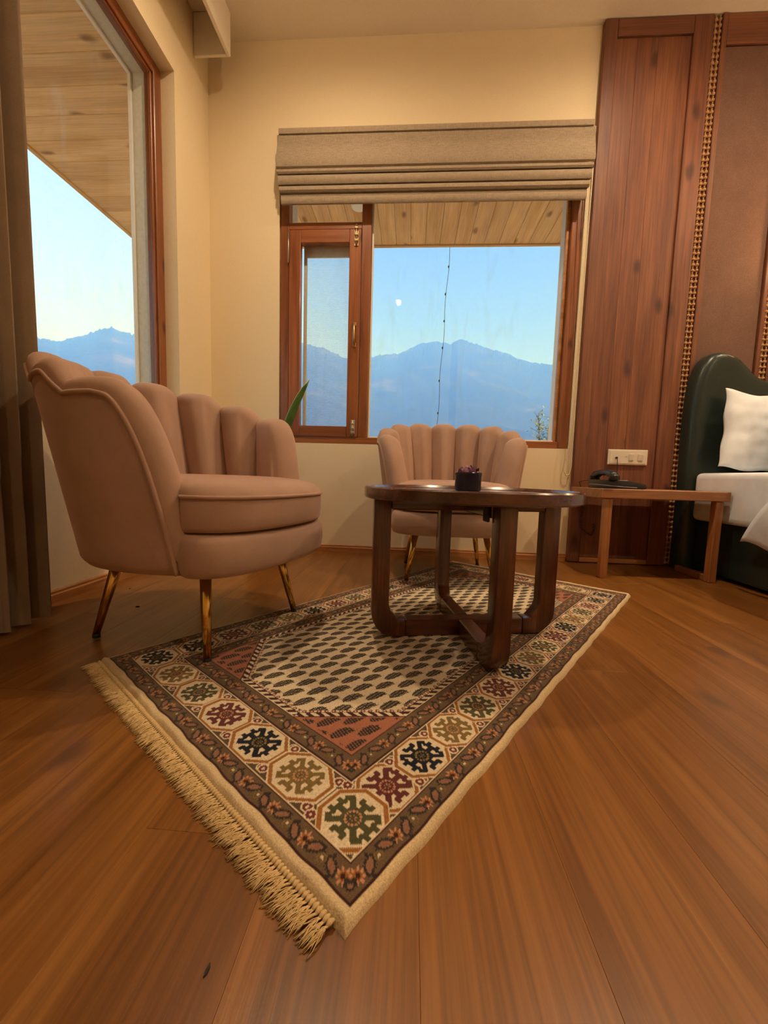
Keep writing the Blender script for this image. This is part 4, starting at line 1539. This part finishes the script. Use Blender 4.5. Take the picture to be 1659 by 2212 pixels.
def telephone():
    t = empty('telephone', (1.115, 2.235, .4695), .12)
    tag(t, 'black desk telephone on the nightstand', 'telephone')
    o = prism('body', [(-.105, 0), (.115, 0), (.117, .016), (.108, .026), (.02, .042), (-.105, .046)], 'y', -.085, .085, 'plastic_black', t, .006, True, 2)
    o.rotation_euler = (0, 0, 0)
    # keypad
    for r in range(4):
        for c in range(3):
            q = box('key', (.026 + c * .024, -.048 + r * .022, .0345 - c * .0042), (.041 + c * .024, -.035 + r * .022, .0425 - c * .0042), 'plastic_grey', None, .0015)
            q.parent = t
    q = box('display', (.026, .046, .028), (.098, .072, .046), 'plastic_grey', None, .002); q.parent = t
    # handset lying across the left of the body
    pts = [(-.068, -.098, .052), (-.068, -.075, .072), (-.068, -.03, .084), (-.068, .03, .084), (-.068, .075, .072), (-.068, .098, .055)]
    h = tube('handset', pts, [.020, .024, .016, .016, .024, .021], 'plastic_black', t, 12)
    for y in (-.088, .088):
        o = lathe('ear_cup', [(0, 0), (.024, 0), (.027, .006), (.026, .022), (.018, .030), (0, .031)], 'plastic_black', t, 20, (-.068, y, .044))
    # silver line of the base
    tube('trim_line', [(-.107, .07, .020), (-.108, -.03, .018), (-.104, -.084, .016), (-.02, -.0875, .010), (.06, -.0875, .007)], .0022, 'plastic_grey', t, 6)
    # coiled cord hanging behind the nightstand
    P = []
    for i in range(260):
        f = i / 259
        a = f * 2 * PI * 26
        x = -.07 + .10 * f + .025 * math.sin(f * 9); y = .135 + .035 * math.sin(f * 3.1); z = .03 - .33 * math.sin(min(1, f * 1.1) * PI / 2) + .08 * max(0, f - .8) * 5
        if f < .12:
            k = f / .12
            y = .06 + (.243 - .06) * k; z = .03 + .01 * math.sin(k * PI)
            x = -.07
            P.append((x, y, z)); continue
        P.append((x + .007 * math.cos(a), .243 + .005 * math.sin(a), z))
    tube('coiled_cord', P, .0018, 'cable_black', t, 5)
telephone()

# ================================================================== BED
def bed():
    BX0, BX1, CY = 1.655, 3.30, 2.385
    b = empty('bed', ((BX0 + BX1) / 2, 1.3, 0))
    tag(b, 'double bed with dark green leather base and tall scalloped headboard', 'bed')
    ox, oy = (BX0 + BX1) / 2, 1.3
    # headboard outline
    left = [(1.524, 0), (1.524, .25), (1.524, .49), (1.517, .73), (1.517, .90), (1.522, 1.02), (1.540, 1.114), (1.568, 1.165), (1.605, 1.203), (1.645, 1.229), (1.687, 1.241), (1.732, 1.238), (1.775, 1.222), (1.805, 1.202), (1.835, 1.172), (1.882, 1.125), (1.915, 1.103), (1.956, 1.089), (2.05, 1.080), (2.2, 1.078), (2.4, 1.078)]
    left = [(x + .066 - .046 * min(1, max(0, (x - 1.53) / .12)), z * 1.008) for x, z in left]
    xm = (BX0 + BX1) / 2
    half = [(x, z) for x, z in left if x < xm]
    out = half + [(2 * xm - x, z) for x, z in reversed(half)]
    # padded edge: rings offset inwards while coming forward
    def offset(pts, d):
        n = len(pts); res = []
        for i, (x, z) in enumerate(pts):
            a, c = pts[i - 1], pts[(i + 1) % n]
            if i == 0: a = (x, z - .1)
            if i == n - 1: c = (x, z - .1)
            tx, tz = c[0] - a[0], c[1] - a[1]
            l = math.hypot(tx, tz)
            res.append((x + tz / l * d, z - tx / l * d))
        return res
    rings = []
    for d, y in ((0, 2.4815), (0, 2.43), (.004, 2.414), (.012, 2.400), (.026, 2.391), (.045, 2.387), (.075, 2.385)):
        rings.append([(x - ox, y - oy, max(z, 0.001) if k not in (0, len(out) - 1) else .001) for k, (x, z) in enumerate(offset(out, d))])
    V, Fc = [], []
    n = len(out)
    for r in rings: V.extend(r)
    for i in range(len(rings) - 1):
        for k in range(n - 1):
            Fc.append((i * n + k, i * n + k + 1, (i + 1) * n + k + 1, (i + 1) * n + k))
    Fc.append(tuple(range((len(rings) - 1) * n, len(rings) * n)))
    Fc.append(tuple(range(n)))
    h = mesh('headboard', V, Fc, 'green_leather', b, True)
    shade_angle(h, 50)
    o = box('base', (BX0 - ox, -.75 - oy + .6, .02), (BX1 - ox, 2.384 - oy, .300), 'green_leather', None, .012, 3); o.parent = b
    for x in (BX0 + .08, BX1 - .08):
        for y in (.0, 2.28):
            q = box('foot', (x - .03 - ox, y - .03 - oy, 0), (x + .03 - ox, y + .03 - oy, .0195), 'rubber', None, .002); q.parent = b
    m = box('mattress', (1.618, -.12, .3015), (3.30, 2.380, .568), 'bed_linen', None, .035, 4, True)
    tag(m, 'thick white sheeted mattress on the green bed base', 'mattress')
bed()

def pillow(name, loc, size, rot, label, seed):
    """stuffed pillow standing on its long edge: local x wide, z tall, y thick"""
    w, h, t = size
    n = 44
    rg = np.random.default_rng(seed)
    fx = rg.uniform(0, 6.28, 6)
    G = []
    for side in (1, -1):
        g = np.zeros((n, n, 3))
        for i in range(n):
            u = -1 + 2 * i / (n - 1)
            for j in range(n):
                v = -1 + 2 * j / (n - 1)
                d = max(0.0, (1 - abs(u) ** 2.6)) ** .55 * max(0.0, (1 - abs(v) ** 2.6)) ** .55
                wr = .005 * math.sin(v * 8 + u * 5 + fx[0]) * math.sin(u * 5 + fx[1]) + .0035 * math.sin(v * 15 - u * 9 + fx[2]) * math.sin(u * 7 + v * 3)
                wr += .012 * math.exp(-((v + .75) / .12) ** 2) * math.sin(u * 14 + fx[3])
                y = side * (t / 2 * d + wr * d + .002)
                pin = 1 - .05 * (1 - abs(v) ** 3) * abs(u) - .0
                pz = 1 - .05 * (1 - abs(u) ** 3) * abs(v)
                edge = .005 * math.sin(v * 7 + fx[4]) * abs(u) ** 6
                g[i, j] = (w / 2 * u * pin + edge, y, h / 2 * v * pz + .008 * math.sin(u * 8 + fx[5]) * abs(v) ** 6 + h / 2)
        G.append(g)
    V = np.concatenate([G[0].reshape(-1, 3), G[1].reshape(-1, 3)])
    Fc = []
    N2 = n * n
    for s in (0, 1):
        for i in range(n - 1):
            for j in range(n - 1):
                q = (s * N2 + i * n + j, s * N2 + (i + 1) * n + j, s * N2 + (i + 1) * n + j + 1, s * N2 + i * n + j + 1)
                Fc.append(q if s == 0 else q[::-1])
    ring = [(i, 0) for i in range(n)] + [(n - 1, j) for j in range(1, n)] + [(i, n - 1) for i in range(n - 2, -1, -1)] + [(0, j) for j in range(n - 2, 0, -1)]
    for a, c in zip(ring, ring[1:] + ring[:1]):
        p, q = a[0] * n + a[1], c[0] * n + c[1]
        Fc.append((p, q, N2 + q, N2 + p))
    o = mesh(name, V, Fc, 'bed_linen', None, True, loc)
    o.rotation_euler = rot
    return tag(o, label, 'pillow', 'white pillows propped on the headboard')
pillow('pillow', (1.935, 2.245, .562), (.60, .435, .15), (-.16, .12, .0), 'white pillow nearest the nightstand leaning on the headboard', 1)
pillow('pillow', (2.11, 2.065, .570), (.66, .46, .15), (-.16, .0, .02), 'white pillow propped in front of the one nearest the nightstand', 2)

def duvet():
    """white duvet spread over the bed, its corner hanging down the side"""
    ys = np.linspace(0, 1, 60)
    prof_n = 46
    G = np.zeros((60, prof_n, 3))
    for i, f in enumerate(ys):
        y_edge = -.0 + f * 1.0
        for j in range(prof_n):
            g = j / (prof_n - 1)
            # g 0..0.3 hangs down the side, then over the edge, then across the top
            y0 = 1.975 - .25 * min(1, g / .30) ** 1.0
            y = y0 + (0.02 - y0) * f
            if g < .30:
                k = g / .30
                low = .218 + .018 * math.sin(f * 40) * (1 - k) + .02 * (1 - min(1, f * 14))
                z = low + (.560 - low) * k
                x = 1.600 - .022 * math.sin(k * PI) - .012 * math.sin(f * 46 + k * 2) * (1 - k) - .006
            elif g < .36:
                k = (g - .30) / .06
                z = .560 + .045 * math.sin(k * PI / 2)
                x = 1.594 + .045 * (1 - math.cos(k * PI / 2))
            else:
                k = (g - .36) / .64
                x = 1.639 + k * (3.22 - 1.639)
                z = .605 + .012 * math.sin(k * 20) * math.sin(f * 14)
            G[i, j] = (x, y, z)
    o = grid_mesh('duvet', G, 'bed_linen', None, True)
    s = o.modifiers.new('thick', 'SOLIDIFY'); s.thickness = .014; s.offset = 1
    tag(o, 'white duvet draped over the bed with its corner hanging down', 'duvet')
duvet()

# ================================================================== LAMPS
def downlight(x, y, watts, label):
    d = empty('downlight', (x, y, ZC))
    tag(d, label, 'ceiling light', 'recessed warm ceiling downlights')
    lathe('trim_ring', [(.036, -.002), (.050, -.002), (.052, -.006), (.046, -.010), (.037, -.007)], 'white_metal', d, 32)
    lathe('lens', [(0, -.0045), (.036, -.0045), (.036, -.002), (0, -.002)], 'lamp_disc', d, 24)
    l = bpy.data.lights.new('downlight_bulb', 'SPOT')
    l.spot_size = math.radians(174); l.spot_blend = 1.0; l.shadow_soft_size = .03
    l.energy = watts
    l.color = (1.0, .75, .48)
    o = bpy.data.objects.new('downlight_bulb', l)
    o.location = (0, 0, -.012)
    link(o, d)
    # added weak point light, standing in for lens spill, lifts upper wall and ceiling
    l2 = bpy.data.lights.new('downlight_fill', 'POINT')
    l2.energy = watts * .030; l2.color = (1.0, .75, .48); l2.shadow_soft_size = .03
    o2 = bpy.data.objects.new('downlight_fill', l2)
    o2.location = (0, 0, -.045)
    link(o2, d)
downlight(-.45, 1.60, 88, 'recessed warm ceiling downlight above the near armchair')
downlight(-.27, -.80, 34, 'recessed warm ceiling downlight mirrored as a bright spot in the back window')
downlight(1.15, 1.60, 110, 'recessed warm ceiling downlight near the wood panelling')
downlight(2.6, -.80, 135, 'recessed warm ceiling downlight at the far rear of the room')
downlight(2.6, 1.60, 112, 'recessed warm ceiling downlight over the bed')

def sconce():
    s = empty('wall_sconce', (2.22, 2.475, 1.62))
    tag(s, 'warm glowing wall sconce above the bed headboard', 'wall lamp')
    lathe('back_plate', [(0, 0), (.045, 0), (.048, .004), (.044, .014), (0, .016)], 'brass', s, 24).rotation_euler = (PI / 2, 0, 0)
    tube('arm', [(0, -.012, 0), (0, -.06, -.01), (0, -.09, .01), (0, -.09, .03)], .007, 'brass', s, 10)
    lathe('shade', [(.035, 0), (.055, .004), (.062, .06), (.060, .13), (.057, .13), (.058, .06), (.050, .008), (.035, .004)], 'sconce_glow', s, 24, (0, -.09, .03))
    l = bpy.data.lights.new('sconce_bulb', 'POINT'); l.energy = 9; l.color = (1.0, .62, .28); l.shadow_soft_size = .03
    o = bpy.data.objects.new('sconce_bulb', l); o.location = (0, -.09, .20); link(o, s)
sconce()

# ================================================================== SPECKS ON THE FLOOR
def specks():
    for k, (x, y, l, w, a, lab) in enumerate(((-.187, .340, .011, .0035, 1.5, 'tiny dark sliver lying on the floor planks before the rug'),
                                         (-.979, 1.335, .013, .008, .3, 'larger dark crumb on the floor under the near armchair'),
                                         (-1.16, 1.54, .007, .006, 1.0, 'smaller dark crumb on the floor by the left baseboard'))):
        pts = [(l / 2 * math.cos(q) * (1 + .25 * math.sin(3 * q)), w / 2 * math.sin(q) * (1 + .2 * math.cos(2 * q))) for q in np.linspace(0, 2 * PI, 10)[:-1]]
        o = prism('floor_crumb', pts, 'z', 0, .0022, 'soil')
        o.location = (x, y, .0002)
        o.rotation_euler = (0, 0, a)
        tag(o, lab, 'crumb', 'crumbs on the floor')
specks()
